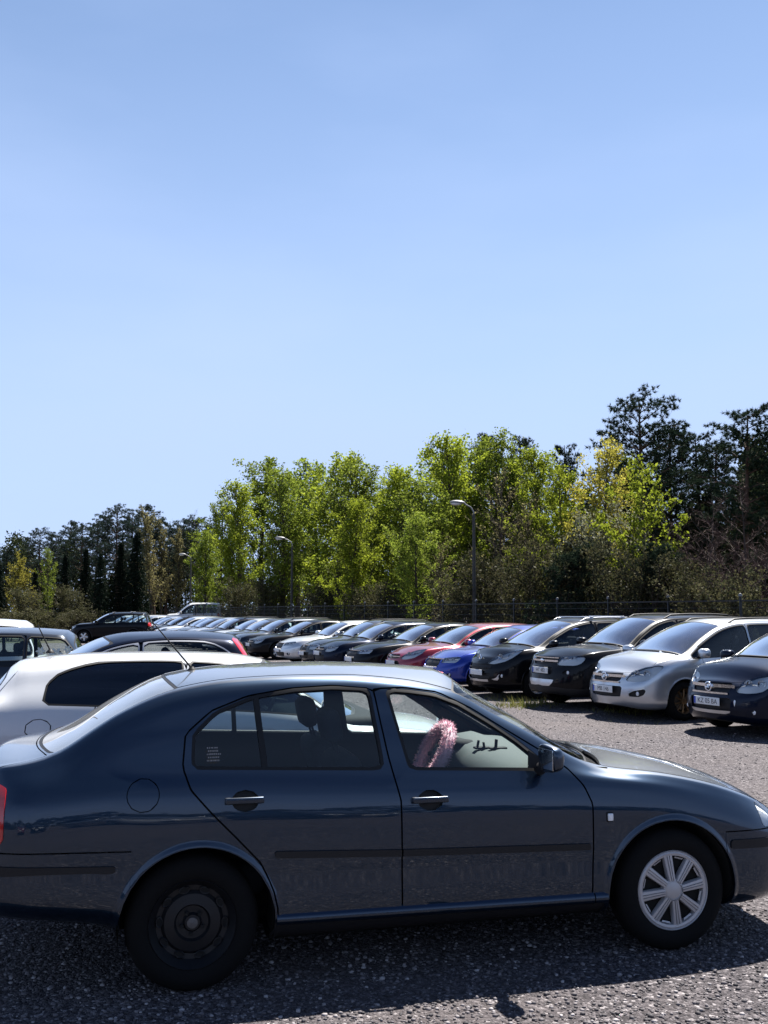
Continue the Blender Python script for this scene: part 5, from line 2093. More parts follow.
def park(u, model, mat, label, dd=0.0, turn=0.0, **kw):
    """Parks a car nose-out in the row so that its nose corner stands at picture column u."""
    d = 11170 / (u + 50)
    e = proto(model, **{k: v for k, v in kw.items() if k not in ('plate', 'scale')})
    xe, hw = e[0]['xe'], e[0]['hw']
    jit = random.Random(int(u) * 7 + 1)
    rz = ROW_RZ + R(turn + jit.uniform(-1.6, 1.6) * (1 if u < 420 else 0.4))
    dd = dd + (jit.uniform(-0.18, 0.18) if u < 420 else 0.05)
    c, s_ = math.cos(rz), math.sin(rz)
    lx, ly = xe - 0.10, -(hw - 0.14)
    P = row_point(d) - ROW_OUT * dd + ROW_DIR * 0.28
    return use_car(model, (P.x - (c * lx - s_ * ly), P.y - (s_ * lx + c * ly)), rz, mat, label, GRP, **kw)


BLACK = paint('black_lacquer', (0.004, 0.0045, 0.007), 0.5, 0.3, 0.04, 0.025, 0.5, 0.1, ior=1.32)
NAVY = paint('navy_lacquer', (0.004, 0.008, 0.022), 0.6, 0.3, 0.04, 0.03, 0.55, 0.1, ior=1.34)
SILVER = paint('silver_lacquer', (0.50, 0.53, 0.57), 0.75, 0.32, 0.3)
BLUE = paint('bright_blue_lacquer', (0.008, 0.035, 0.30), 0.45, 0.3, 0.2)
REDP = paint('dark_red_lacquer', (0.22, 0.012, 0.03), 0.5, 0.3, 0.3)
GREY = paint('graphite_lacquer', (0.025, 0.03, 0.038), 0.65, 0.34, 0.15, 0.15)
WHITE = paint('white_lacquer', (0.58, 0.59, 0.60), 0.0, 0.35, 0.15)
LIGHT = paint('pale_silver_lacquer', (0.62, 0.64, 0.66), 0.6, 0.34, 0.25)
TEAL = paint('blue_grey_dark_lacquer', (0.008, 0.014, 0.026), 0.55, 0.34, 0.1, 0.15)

park(690, 'mpv', NAVY, 'dark navy people carrier cut off by the right edge, plate in its nose', plate='KZ 05 BA', face=F_DARKOPEL, wheel='alloy5')
park(592, 'mpv', SILVER, 'silver people carrier with bronze spoked wheels and ring badge', plate='MB 146', wheel='bronze10')
park(531, 'suv', BLACK, 'black off-roader with silver skid plate and wide grille', plate='HT 482')
park(471, 'minivan', BLACK, 'black family van with roof bars and silver chin strip')
park(427, 'compact', BLUE, 'bright blue hatchback between the red car and the black family van', face=F_SKODA, wheel='alloy7')
park(389, 'hatch', REDP, 'dark red hatchback beside the bright blue car')
park(349, 'saloon', BLACK, 'black saloon standing directly left of the dark red hatchback', face=F_SKODA)
park(321, 'hatch', NAVY, 'navy black hatchback with slim lamps, second car left of the dark red one', face=F_PLAIN)
park(298, 'estate', GREY, 'graphite estate with rounded headlamps beside the pale silver saloon')
park(276, 'saloon', LIGHT, 'pale silver saloon with ribbed grille between graphite and black cars', face=F_SKODA)
park(246, 'saloon', BLACK, 'black saloon directly left of the pale silver saloon in the row')
far = [(228, 'estate', TEAL), (214, 'hatch', GREY), (201, 'saloon', LIGHT), (190, 'estate', NAVY), (179, 'hatch', SILVER), (170, 'compact', GREY), (161, 'saloon', SILVER), (152, 'hatch', LIGHT),
       (144, 'estate', BLACK), (136, 'compact', SILVER), (128, 'saloon', GREY), (120, 'hatch', SILVER), (112, 'estate', WHITE), (104, 'compact', GREY), (97, 'saloon', LIGHT)]
CN = {'blue_grey_dark_lacquer': 'blue-grey', 'graphite_lacquer': 'graphite', 'pale_silver_lacquer': 'pale silver', 'navy_lacquer': 'navy', 'silver_lacquer': 'silver', 'black_lacquer': 'black', 'white_lacquer': 'white'}
MN = {'estate': 'estate', 'hatch': 'hatchback', 'saloon': 'saloon', 'compact': 'small hatchback'}
ORD = 'first second third fourth fifth sixth seventh eighth ninth tenth eleventh twelfth thirteenth fourteenth fifteenth sixteenth'.split()
for i, (u, mdl, mt) in enumerate(far):
    lb = '%s %s, %s car beyond the black saloon left of the pale silver one' % (CN[mt.name], MN[mdl], ORD[i])
    park(u, mdl, mt, lb)

# white hatchback beside the blue saloon
x, y = hero_xy(-0.66, 2.47)
B = use_car('compact', (x, y), HY, WHITE, 'white hatchback with dark tinted windows right behind the blue-grey saloon', wb=2.50, fo=0.80, ro=0.98, H=1.455, belt=1.00, wedge=0.13, xB=0.74, xA=1.88, xD=-0.24, xc=2.14, xh=1.36, fuel=(-0.27, 0.965, 0.088, 0.066), gate=[(-0.70, 0.50), (-0.70, 0.93), (-0.60, 1.15), (-0.405, 1.40), (-0.38, 1.60)],
            roof_in=0.52, glass_in=0.20, zg=1.08, rear_side_glass=M_TINT, side_glass=glass('light_tint_glass', (0.3, 0.36, 0.37)), roofw=0.57, crown=0.04, wtop=0.012, W=1.72, tail_round=0.10, detail=1.3)
m = MB()
m.lathe([(0.035, 0.0), (0.03, 0.012), (0.012, 0.028)], 14, 0, 'Z', (-0.27, 0.0, 1.452))
m.tube([(-0.27, 0, 1.47), (-0.33, 0, 1.59), (-0.37, 0, 1.67)], [0.006, 0.005, 0.004], 8)
m.build('aerial', M_RUBBER, B, 40)
# dark estate facing the other way
x, y = hero_xy(0.58, 7.0)
use_car('hatch', (x, y), HY + math.pi, NAVY, 'dark hatchback with tall red tail lamps behind the white hatchback', H=1.535, belt=0.99, wb=2.56, xh=1.22, xc=2.08, xA=1.80, xB=0.80, roof_in=0.46, crown=0.075,
        tail_lamp=[(0.08, 1.0), (0.44, 1.455), (0.52, 1.44), (0.22, 1.0)], frame_mat=M_ALLOY, tail_round=0.2, face=F_PLAIN)
# dark people carrier with stickers
x, y = hero_xy(-1.60, 9.3)
D = use_car('mpv', (x, y), HY + math.pi, TEAL, 'dark people carrier with white flower stickers on its side window', H=1.55, face=F_PLAIN, rails=None, wheel='cover7')
M_STK = principled('sticker_flower', (0.62, 0.66, 0.62), 0.5)
for k, (fx, fz, fr_) in enumerate(((-0.28, 1.20, 0.085), (-0.08, 1.24, 0.06), (-0.43, 1.26, 0.055), (-0.16, 1.11, 0.05))):
    m = MB()
    for p in range(6):
        a = p * math.pi / 3 + k
        cx, cz = fx + math.cos(a) * fr_ * 0.55, fz + math.sin(a) * fr_ * 0.55
        m.add([(cx + math.cos(a) * math.cos(t) * fr_ * 0.5 - math.sin(a) * math.sin(t) * fr_ * 0.26, 0, cz + math.sin(a) * math.cos(t) * fr_ * 0.5 + math.cos(a) * math.sin(t) * fr_ * 0.26)
               for t in np.linspace(0, 2 * math.pi, 12, endpoint=False)], [tuple(range(12))])
    st_ = m.build('flower_sticker', M_STK, D, 0)
    st_.location = (0, 0.845 - (fz - 1.05) * 0.35, 0)
x, y = hero_xy(-2.35, 11.8)
use_car('minivan', (x, y), HY + math.pi, WHITE, 'white people carrier at the left edge beyond the flower-stickered one', H=1.66, face=F_PLAIN, rails=None, crossbars=None, side_glass=M_GLASS)

# white box-shaped van beyond the far end of the row
use_car('suv', ((210 - 384) / 1000 * 78, 78), R(180), WHITE, 'white van showing its roof above the far end of the row', scale=(1.0, 1.0, 1.42), rails=None, roof_in=0.14, cat='van', face=F_PLAIN, clad=False)

# black off-roader with a roof rack, side-on at the far left end
use_car('suv', ((138 - 384) / 1000 * 57, 57), R(183), BLACK, 'black off-roader with roof rack, side-on at the left end of the row', crossbars=(0.2, 1.2), rails='black')

# cars parked behind the viewer: the photo shows them mirrored in the side of the blue-grey saloon
for (cx_, cy_, mdl, mt, rz_, lb) in (
        (-4.6, -9.5, 'hatch', REDP, 82, 'dark red hatchback mirrored in the rear wing of the blue-grey saloon'),
        (-1.2, -10.6, 'estate', BLACK, 86, 'black estate mirrored in the rear door of the blue-grey saloon'),
        (2.2, -10.2, 'saloon', SILVER, 84, 'silver saloon mirrored in the front door of the blue-grey saloon'),
        (5.4, -9.8, 'mpv', GREY, 85, 'graphite people carrier mirrored in the front wing of the blue-grey saloon')):
    use_car(mdl, (cx_, cy_), R(rz_), mt, lb, 'cars parked behind the viewer')


# ------------------------------------------------------------------ woodland
M_BARK = principled('bark_grey_brown', (0.055, 0.042, 0.034), 0.95)
add_bump(M_BARK, 14, 0.6, 0.03)
M_PINEBARK = principled('bark_pine', (0.075, 0.042, 0.028), 0.95)
add_bump(M_PINEBARK, 10, 0.7, 0.04)
M_BIRCHBARK = principled('bark_birch', (0.26, 0.25, 0.23), 0.8)
LEAF = {
    'fresh': leaf_material(bpy.data.materials.new('leaf_fresh_green'), (0.100, 0.146, 0.017), (0.215, 0.255, 0.037), 0.55),
    'lime': leaf_material(bpy.data.materials.new('leaf_lime'), (0.16, 0.205, 0.016), (0.29, 0.335, 0.035), 0.55),
    'yellow': leaf_material(bpy.data.materials.new('leaf_yellow_green'), (0.22, 0.205, 0.03), (0.38, 0.34, 0.06), 0.5),
    'olive': leaf_material(bpy.data.materials.new('leaf_olive'), (0.032, 0.038, 0.017), (0.095, 0.088, 0.042), 0.3),
    'pale': leaf_material(bpy.data.materials.new('blossom_pale'), (0.13, 0.14, 0.08), (0.30, 0.30, 0.20), 0.35),
    'tan': leaf_material(bpy.data.materials.new('buds_tan'), (0.15, 0.14, 0.055), (0.36, 0.32, 0.14), 0.45),
    'pine': leaf_material(bpy.data.materials.new('needles_pine'), (0.011, 0.021, 0.015), (0.034, 0.052, 0.029), 0.15),
    'pine_hazed': leaf_material(bpy.data.materials.new('needles_pine_hazed'), (0.026, 0.042, 0.035), (0.060, 0.084, 0.064), 0.22),  # paler copy of the pine needles, distance haze put into the colour
    'spruce': leaf_material(bpy.data.materials.new('needles_spruce'), (0.006, 0.013, 0.009), (0.018, 0.030, 0.017), 0.1),
    'twig': principled('twig_brown', (0.060, 0.042, 0.036), 0.95),
    'twigr': principled('twig_reddish', (0.075, 0.042, 0.036), 0.95),
}


class Wood:
    """Tapered limbs as tubes (4 to 6 sided)."""

    def __init__(self):
        self.m = MB()

    def limb(self, p, r0, r1, n=5):
        k = len(p)
        self.m.tube(p, [r0 + (r1 - r0) * i / (k - 1) for i in range(k)], n, 0, cap=False)


def rnd_quads(C, size, rs, flat=0.0, asp=0.6):
    """Leaf-sized diamond faces with random attitudes at the points C."""
    n = len(C)
    a = rs.normal(size=(n, 3))
    a /= np.linalg.norm(a, axis=1, keepdims=True)
    b = rs.normal(size=(n, 3))
    b[:, 2] *= (1 - flat)
    b -= a * (a * b).sum(1, keepdims=True)
    b /= np.linalg.norm(b, axis=1, keepdims=True)
    s = (size * rs.uniform(0.6, 1.3, n))[:, None]
    V = np.stack([C - a * s, C + b * s * asp, C + a * s, C - b * s * asp], 1)
    return V.reshape(-1, 3)


def grow_broadleaf(rs_, H, R0, n_limb, leaf, nleaf, size, low=0.12, up=0.75, bark=None, name='broadleaf_tree', gap=0.5, shape=1.0, multi=1):
    """Trunk with rising limbs; leaves sit in clusters round the twigs."""
    rs = np.random.default_rng(rs_)
    py = random.Random(rs_)
    w = Wood()
    tips = []
    for t in range(multi):
        off = Vector((0, 0, 0)) if multi == 1 else Vector((py.uniform(-0.5, 0.5), py.uniform(-0.5, 0.5), 0))
        lean = Vector((py.uniform(-0.06, 0.06), py.uniform(-0.06, 0.06), 0)) * (1 if multi == 1 else 3)
        Ht = H * (1 if t == 0 else py.uniform(0.75, 0.98))
        tr = [off + lean * (Ht * q) + Vector((math.sin(q * 5 + t) * 0.10, math.cos(q * 4 + t) * 0.10, Ht * q)) for q in np.linspace(0, 0.97, 9)]
        w.limb(tr, 0.018 * H / max(1, multi ** 0.5), 0.012, 7)
        nl = n_limb // multi
        for i in range(nl):
            q = low + (0.95 - low) * ((i + py.random()) / nl)
            az = i * 2.4 + py.uniform(-0.5, 0.5)
            k = min(int(q * 8.2), 7)
            base = tr[k].lerp(tr[k + 1], q * 8.2 - k) if k < 8 else tr[-1]
            prof = (math.sin(math.pi * min(1, (q * 0.9 + 0.12)) ** (0.85 * shape))) ** 0.7
            L = R0 * prof * py.uniform(0.65, 1.15) + 0.25
            dirv = Vector((math.cos(az), math.sin(az), up * py.uniform(0.7, 1.3) + 0.35 * q)).normalized()
            pts = [base]
            for s_ in range(4):
                dirv = (dirv + Vector((py.uniform(-.18, .18), py.uniform(-.18, .18), 0.10))).normalized()
                pts.append(pts[-1] + dirv * L / 3.2)
            w.limb(pts, 0.012 + 0.010 * L, 0.006, 4)
            for s_ in range(1, 5):
                for j in range(py.randint(2, 3)):
                    d2 = (dirv + Vector((py.gauss(0, .7), py.gauss(0, .7), py.gauss(0.15, .45)))).normalized()
                    l2 = L * py.uniform(0.18, 0.42)
                    e = pts[s_] + d2 * l2
                    w.limb([pts[s_], e], 0.010, 0.003, 3)
                    tips.append((pts[s_], e, l2))
        tips.append((tr[-2], tr[-1], 0.6))
    root = empty(name)
    w.m.build('trunk', bark or M_BARK, root, 60)
    if leaf:
        # leaves in uneven bunches: some twigs full, some nearly bare
        wt = np.array([t[2] * (0.15 if py.random() < gap * 0.5 else py.uniform(0.5, 1.6)) for t in tips])
        idx = rs.choice(len(tips), nleaf, p=wt / wt.sum())
        A = np.array([t[0][:] for t in tips])[idx]
        B = np.array([t[1][:] for t in tips])[idx]
        u = rs.uniform(0.25, 1.1, (nleaf, 1))
        C = A + (B - A) * u + rs.normal(0, 0.13, (nleaf, 3))
        V = rnd_quads(C, size, rs)
        mesh_np('crown', V, np.arange(len(V)).reshape(-1, 4), LEAF[leaf], root)
    return root


def grow_bare(rs_, H, R0, n_limb, mat='twig', buds=None, nb=0, size=0.06, name='bare_tree', multi=1, up=0.9, low=0.15):
    """Leafless or barely budding tree: limbs and a haze of fine twigs."""
    rs = np.random.default_rng(rs_)
    py = random.Random(rs_)
    w = Wood()
    P0, P1 = [], []
    for t in range(multi):
        off = Vector((py.uniform(-.4, .4), py.uniform(-.4, .4), 0)) if multi > 1 else Vector((0, 0, 0))
        lean = Vector((py.uniform(-.12, .12), py.uniform(-.12, .12), 0)) * (2.0 if multi > 1 else 0.5)
        Ht = H * (1 if t == 0 else py.uniform(0.6, 0.95))
        tr = [off + lean * Ht * q + Vector((math.sin(q * 6 + t) * 0.08, math.cos(q * 5) * 0.08, Ht * q)) for q in np.linspace(0, 1, 8)]
        w.limb(tr, 0.013 * H / multi ** 0.5 + 0.01, 0.01, 6)
        for i in range(n_limb // multi):
            q = low + (0.97 - low) * (i + py.random()) / (n_limb // multi)
            az = i * 2.4 + py.uniform(-.6, .6)
            k = min(int(q * 7), 6)
            base = tr[k].lerp(tr[k + 1], q * 7 - k)
            L = R0 * (1 - 0.65 * q) * py.uniform(0.6, 1.2) + 0.2
            dv = Vector((math.cos(az), math.sin(az), up * py.uniform(.6, 1.4))).normalized()
            pts = [base]
            for s_ in range(4):
                dv = (dv + Vector((py.uniform(-.2, .2), py.uniform(-.2, .2), 0.08))).normalized()
                pts.append(pts[-1] + dv * L / 3.5)
            w.limb(pts, 0.010 + 0.006 * L, 0.004, 4)
            for s_ in range(1, 5):
                for j in range(7):
                    d2 = (dv + Vector((py.gauss(0, .55), py.gauss(0, .55), py.gauss(.15, .4)))).normalized()
                    a_ = pts[s_ - 1].lerp(pts[s_], py.random())
                    e = a_ + d2 * L * py.uniform(.15, .45)
                    P0.append(a_[:]); P1.append(e[:])
                    for _ in range(2):
                        d3 = (d2 + Vector((py.gauss(0, .6), py.gauss(0, .6), py.gauss(.1, .4)))).normalized()
                        b_ = a_ + (e - a_) * py.uniform(.3, 1)
                        P0.append(b_[:]); P1.append((b_ + d3 * L * py.uniform(.08, .22))[:])
    root = empty(name)
    w.m.build('trunk', M_BARK, root, 60)
    P0, P1 = np.array(P0), np.array(P1)
    d = P1 - P0
    s = np.cross(d, rs.normal(size=d.shape))
    s /= np.linalg.norm(s, axis=1, keepdims=True) + 1e-9
    wd = 0.007
    V = np.stack([P0 - s * wd, P0 + s * wd, P1 + s * wd * .3, P1 - s * wd * .3], 1).reshape(-1, 3)
    mesh_np('twigs', V, np.arange(len(V)).reshape(-1, 4), LEAF[mat], root)
    if buds:
        i = rs.integers(0, len(P0), nb)
        C = P0[i] + d[i] * rs.uniform(.2, 1.05, (nb, 1)) + rs.normal(0, .05, (nb, 3))
        V = rnd_quads(C, size, rs)
        mesh_np('crown', V, np.arange(len(V)).reshape(-1, 4), LEAF[buds], root)
    return root


def needle_tufts(C, D, rs, per, length, width):
    """Bursts of needles: 'per' slim triangles from each point, leaning along D."""
    n = len(C)
    c = np.repeat(C, per, 0)
    dirs = rs.normal(size=(n * per, 3)) * 0.8 + np.repeat(D, per, 0)
    dirs /= np.linalg.norm(dirs, axis=1, keepdims=True)
    s = np.cross(dirs, rs.normal(size=dirs.shape))
    s /= np.linalg.norm(s, axis=1, keepdims=True) + 1e-9
    L = (length * rs.uniform(0.6, 1.25, n * per))[:, None]
    return np.stack([c - s * width, c + s * width, c + dirs * L], 1).reshape(-1, 3)


def grow_pine(rs_, H, R0, crown_from, name='pine_tree', dens=1.0, plate=0.35):
    rs = np.random.default_rng(rs_)
    py = random.Random(rs_)
    w = Wood()
    tr = [Vector((math.sin(q * 4 + rs_) * 0.18, math.cos(q * 3 + rs_) * 0.15, H * q)) for q in np.linspace(0, 0.98, 10)]
    w.limb(tr, 0.016 * H, 0.03, 8)
    C, D = [], []
    z = crown_from
    while z < 0.97:
        nb = py.randint(3, 5)
        a0 = py.uniform(0, 6.3)
        q = (z - crown_from) / (1 - crown_from)
        for b in range(nb):
            if py.random() < 0.16:
                continue
            az = a0 + b * 6.283 / nb + py.uniform(-.4, .4)
            L = R0 * (1 - q) ** 0.55 * (0.45 + 0.55 * min(1, q * 3.5 + 0.3)) * py.uniform(0.55, 1.2) + 0.25
            k = min(int(z / 0.98 * 9), 8)
            base = tr[k].lerp(tr[k + 1], min(1, z / 0.98 * 9 - k))
            dv = Vector((math.cos(az), math.sin(az), py.uniform(0.02, 0.35) + 0.5 * q)).normalized()
            pts = [base]
            for s_ in range(4):
                dv = (dv + Vector((py.uniform(-.15, .15), py.uniform(-.15, .15), 0.07))).normalized()
                pts.append(pts[-1] + dv * L / 4)
            w.limb(pts, 0.018 + 0.012 * L, 0.008, 5)
            for s_ in range(1, 5):
                nt_ = int(round((4 + 6.0 * L * s_ / 4) * dens))
                for _ in range(nt_):
                    d2 = (dv * 0.6 + Vector((py.gauss(0, .7), py.gauss(0, .7), abs(py.gauss(0.25, .3))))).normalized()
                    l2 = py.uniform(0.15, 0.25 + 0.28 * L)
                    e = pts[s_] + Vector((d2.x, d2.y, d2.z * plate)) * l2
                    if py.random() < 0.35:
                        w.limb([pts[s_], e], 0.009, 0.004, 3)
                    C.append(e[:])
                    D.append((Vector((d2.x, d2.y, 0.55))).normalized()[:])
        z += py.uniform(0.035, 0.065)
    root = empty(name)
    w.m.build('trunk', M_PINEBARK, root, 60)
    V = needle_tufts(np.array(C), np.array(D), rs, 20, 0.19, 0.017)
    mesh_np('crown', V, np.arange(len(V)).reshape(-1, 3), LEAF['pine'], root)
    return root


def grow_spruce(rs_, H, R0, name='spruce_tree'):
    rs = np.random.default_rng(rs_)
    py = random.Random(rs_)
    w = Wood()
    w.limb([Vector((0, 0, H * q)) for q in np.linspace(0, 1, 6)], 0.014 * H, 0.012, 7)
    C, D = [], []
    z = 0.04
    while z < 0.98:
        nb = py.randint(5, 7)
        a0 = py.uniform(0, 6.3)
        for b in range(nb):
            az = a0 + b * 6.283 / nb + py.uniform(-.3, .3)
            L = R0 * (1 - z) ** 0.85 * py.uniform(0.7, 1.15) + 0.10
            dv = Vector((math.cos(az), math.sin(az), 0.25))
            pts = [Vector((0, 0, H * z))]
            for s_ in range(4):
                dv = (dv + Vector((py.uniform(-.12, .12), py.uniform(-.12, .12), -0.20))).normalized()
                pts.append(pts[-1] + dv * L / 4)
            w.limb(pts, 0.012 + .006 * L, 0.005, 4)
            for s_ in range(1, 5):
                for _ in range(2 + int(3.0 * L)):
                    p_ = pts[s_ - 1].lerp(pts[s_], py.random())
                    sd = Vector((-dv.y, dv.x, 0)) * py.gauss(0, 0.16 * L * (1.1 - 0.2 * s_))
                    C.append((p_ + sd + Vector((0, 0, -abs(py.gauss(0, .09)))))[:])
                    D.append(Vector((dv.x * .8, dv.y * .8, -0.45))[:])
        z += py.uniform(0.02, 0.034)
    root = empty(name)
    w.m.build('trunk', M_BARK, root, 60)
    V = needle_tufts(np.array(C), np.array(D), rs, 9, 0.22, 0.018)
    mesh_np('crown', V, np.arange(len(V)).reshape(-1, 3), LEAF['spruce'], root)
    return root


def px(u, d):
    return (u - 384) / 1000 * d, d


def top_h(v, d):
    return CAM_H + (611 - v) / 1000 * d


TREES = {}


def plant(key, maker, base_h, u, v, d, label, cat='tree', group=None, wide=1.0, rot=None):
    """Stands a tree so that its tip reaches picture row v at depth d."""
    if key not in TREES:
        TREES[key] = [maker(), False]
    e = TREES[key]
    if not e[1]:
        o = e[0]
        e[1] = True
    else:
        o = copy_tree(e[0])
    x, y = px(u, d)
    s = top_h(v, d) / base_h
    o.location = (x, y, 0)
    o.scale = (s * wide, s * wide, s)
    o.rotation_euler = (0, 0, rng.uniform(0, 6.28) if rot is None else rot)
    tag(o, label, cat, group)
    return o


def fd(u, extra):
    """Depth of a spot 'extra' metres beyond the fence at picture column u."""
    return (11170 + 1000 * (7 + extra) * (0.917 + 0.434 * 0.398)) / (u + 50)


BL = lambda seed, leaf, n=6500, R0=2.3, size=0.085, **k: (lambda: grow_broadleaf(seed, 12.0, R0, k.pop('n_limb', 34), leaf, n, size, **k))
# fresh green birches and poplars in the middle
G1 = 'pale green spring trees behind the fence'
mid = [  # u, v, extra, kind, wide
    (206, 532, 3, 0, 0.9), (222, 503, 6, 1, 0.9), (241, 483, 3, 2, 0.95), (262, 458, 6, 0, 1.0), (284, 472, 2, 1, 0.95), (300, 480, 9, 2, 1.0), (316, 461, 5, 0, 1.0), (338, 455, 4, 2, 1.05), (357, 466, 3, 1, 1.0),
    (352, 500, 1.0, 2, 0.9), (374, 492, 6, 0, 0.9), (392, 478, 9, 1, 0.9), (405, 466, 5, 2, 0.95), (424, 480, 3, 0, 1.0), (415, 515, 1.0, 1, 0.9), (441, 452, 8, 1, 0.95), (456, 436, 6, 2, 0.95), (476, 442, 9, 0, 0.9), (497, 437, 9, 1, 0.8),
    (540, 450, 9, 2, 0.85), (520, 462, 10, 0, 0.8)]
order_mid = sorted(range(len(mid)), key=lambda i: mid[i][0])
mk_mid = [BL(11, 'fresh', 10500, 2.5, 0.085, up=1.1, n_limb=42), BL(12, 'fresh', 10500, 2.8, 0.085, up=1.3, n_limb=42), BL(13, 'lime', 10000, 2.4, 0.085, up=1.2, n_limb=42)]
kinds = ['full pale green birch', 'broad fresh green poplar', 'bright lime-green birch']
for j, i in enumerate(order_mid):
    u, v, ex, k, wd = mid[i]
    nth = ORD[j] if j < 16 else ['seventeenth', 'eighteenth', 'nineteenth', 'twentieth', 'twenty-first'][j - 16]
    plant('mid%d' % k, mk_mid[k], 12.0, u, v, fd(u, ex), '%s behind the fence, %s from left among the green trees' % (kinds[k], nth), 'tree', G1, wd * 1.22)

# yellow-green and lime trees on the right
plant('yel', BL(21, 'yellow', 8500, 2.3, 0.08, up=1.1, n_limb=42), 12.0, 600, 440, fd(600, 4), 'yellowish budding tree with upright limbs right of the tallest street lamp', 'tree')
plant('yel2', BL(22, 'lime', 8500, 2.1, 0.085, up=1.0), 12.0, 562, 462, fd(562, 5), 'lime tree left of the yellowish budding tree', 'tree')
plant('limeR', BL(23, 'lime', 4600, 2.4, 0.105, up=0.5, n_limb=28, gap=0.9), 12.0, 652, 452, fd(652, 3.0), 'open bright lime-leaved tree standing before the tallest dark pine', 'tree', None, 0.95)
plant('mid2', mk_mid[2], 12.0, 622, 455, fd(622, 9), 'bright lime tree between the yellowish tree and the tallest pine', 'tree', None, 0.8)
plant('limeB', BL(24, 'lime', 3000, 2.2, 0.10, up=0.8), 9.0 * 12 / 9, 515, 545, fd(515, 3), 'low lime-leaved young tree right of the tallest street lamp', 'tree')

# dark pines on the right
PG = 'dark pines at the right'
PINE = [lambda: grow_pine(31, 12.0, 2.9, 0.42), lambda: grow_pine(32, 12.0, 2.4, 0.50), lambda: grow_pine(33, 12.0, 2.0, 0.35, dens=1.2)]
for (u, v, ex, k, wd, lb) in [
        (645, 391, 9, 0, 1.0, 'tallest dark pine with broad layered crown, right of the yellowish tree'),
        (676, 418, 11, 2, 1.0, 'dark pine directly right of the tallest pine'),
        (700, 436, 13, 1, 1.0, 'dark pine midway between the tallest pine and the right edge'),
        (722, 438, 12, 2, 1.0, 'slim dark pine left of the right-edge pine'),
        (750, 408, 8, 1, 1.15, 'dark pine with open flat crown near the right edge'),
        (778, 430, 9, 0, 0.9, 'dark pine cut off by the right edge'),
        (493, 436, 13, 1, 0.75, 'dark pine rising among green trees above the tallest street lamp'),
        (519, 440, 14, 1, 0.8, 'dark pine just right of the one above the tallest street lamp'),
        (565, 440, 14, 2, 0.7, 'narrow dark pine between lime and yellowish trees')]:
    plant('pine%d' % k, PINE[k], 12.0, u, v, fd(u, ex), lb, 'pine', PG, wd)

# bare and budding trees, shrubs in front
BARE = [lambda: grow_bare(41, 8.0, 2.6, 34, 'twig', 'tan', 900, 0.05), lambda: grow_bare(42, 8.0, 2.8, 40, 'twigr', None, 0, 0.05, multi=3), lambda: grow_bare(43, 8.0, 1.5, 34, 'twig', 'tan', 5200, 0.055, up=1.5)]
BG = 'bare trees behind the fence'
for (u, v, ex, k, wd, lb) in [
        (500, 480, 3, 0, 1.0, 'bare dark-limbed tree right of the tallest street lamp'),
        (525, 505, 4, 0, 0.8, 'smaller bare tree right of the dark-limbed one by the lamp'),
        (702, 505, 2.6, 1, 1.1, 'reddish bare thicket below the pines at the right'),
        (730, 528, 1.8, 1, 1.1, 'low reddish bare thicket right of the taller one'),
        (764, 492, 2.2, 1, 1.1, 'reddish bare tree at the right edge'),
        (668, 520, 5, 1, 0.9, 'bare brown tree beneath the tallest pine'),
        (438, 545, 1.6, 0, 1.0, 'bare tan bush left of the tallest street lamp'),
        (176, 520, 6, 1, 0.8, 'bare brown tree left of the thin far street lamp'),
        (188, 528, 9, 1, 0.7, 'bare brown tree behind the thin far street lamp'),
        (178, 536, 4, 2, 0.9, 'slim tan budding birch just left of the thin far street lamp'),
        (163, 528, 3, 2, 0.9, 'slim tan budding birch right of the dark spruces')]:
    plant('bare%d' % k, BARE[k], 8.0, u, v, fd(u, ex), lb, 'tree', BG, wd)
plant('bare2', BARE[2], 8.0, 152, 514, 97, 'tall tan budding birch directly right of the dark spruces', 'tree', BG, 1.0)

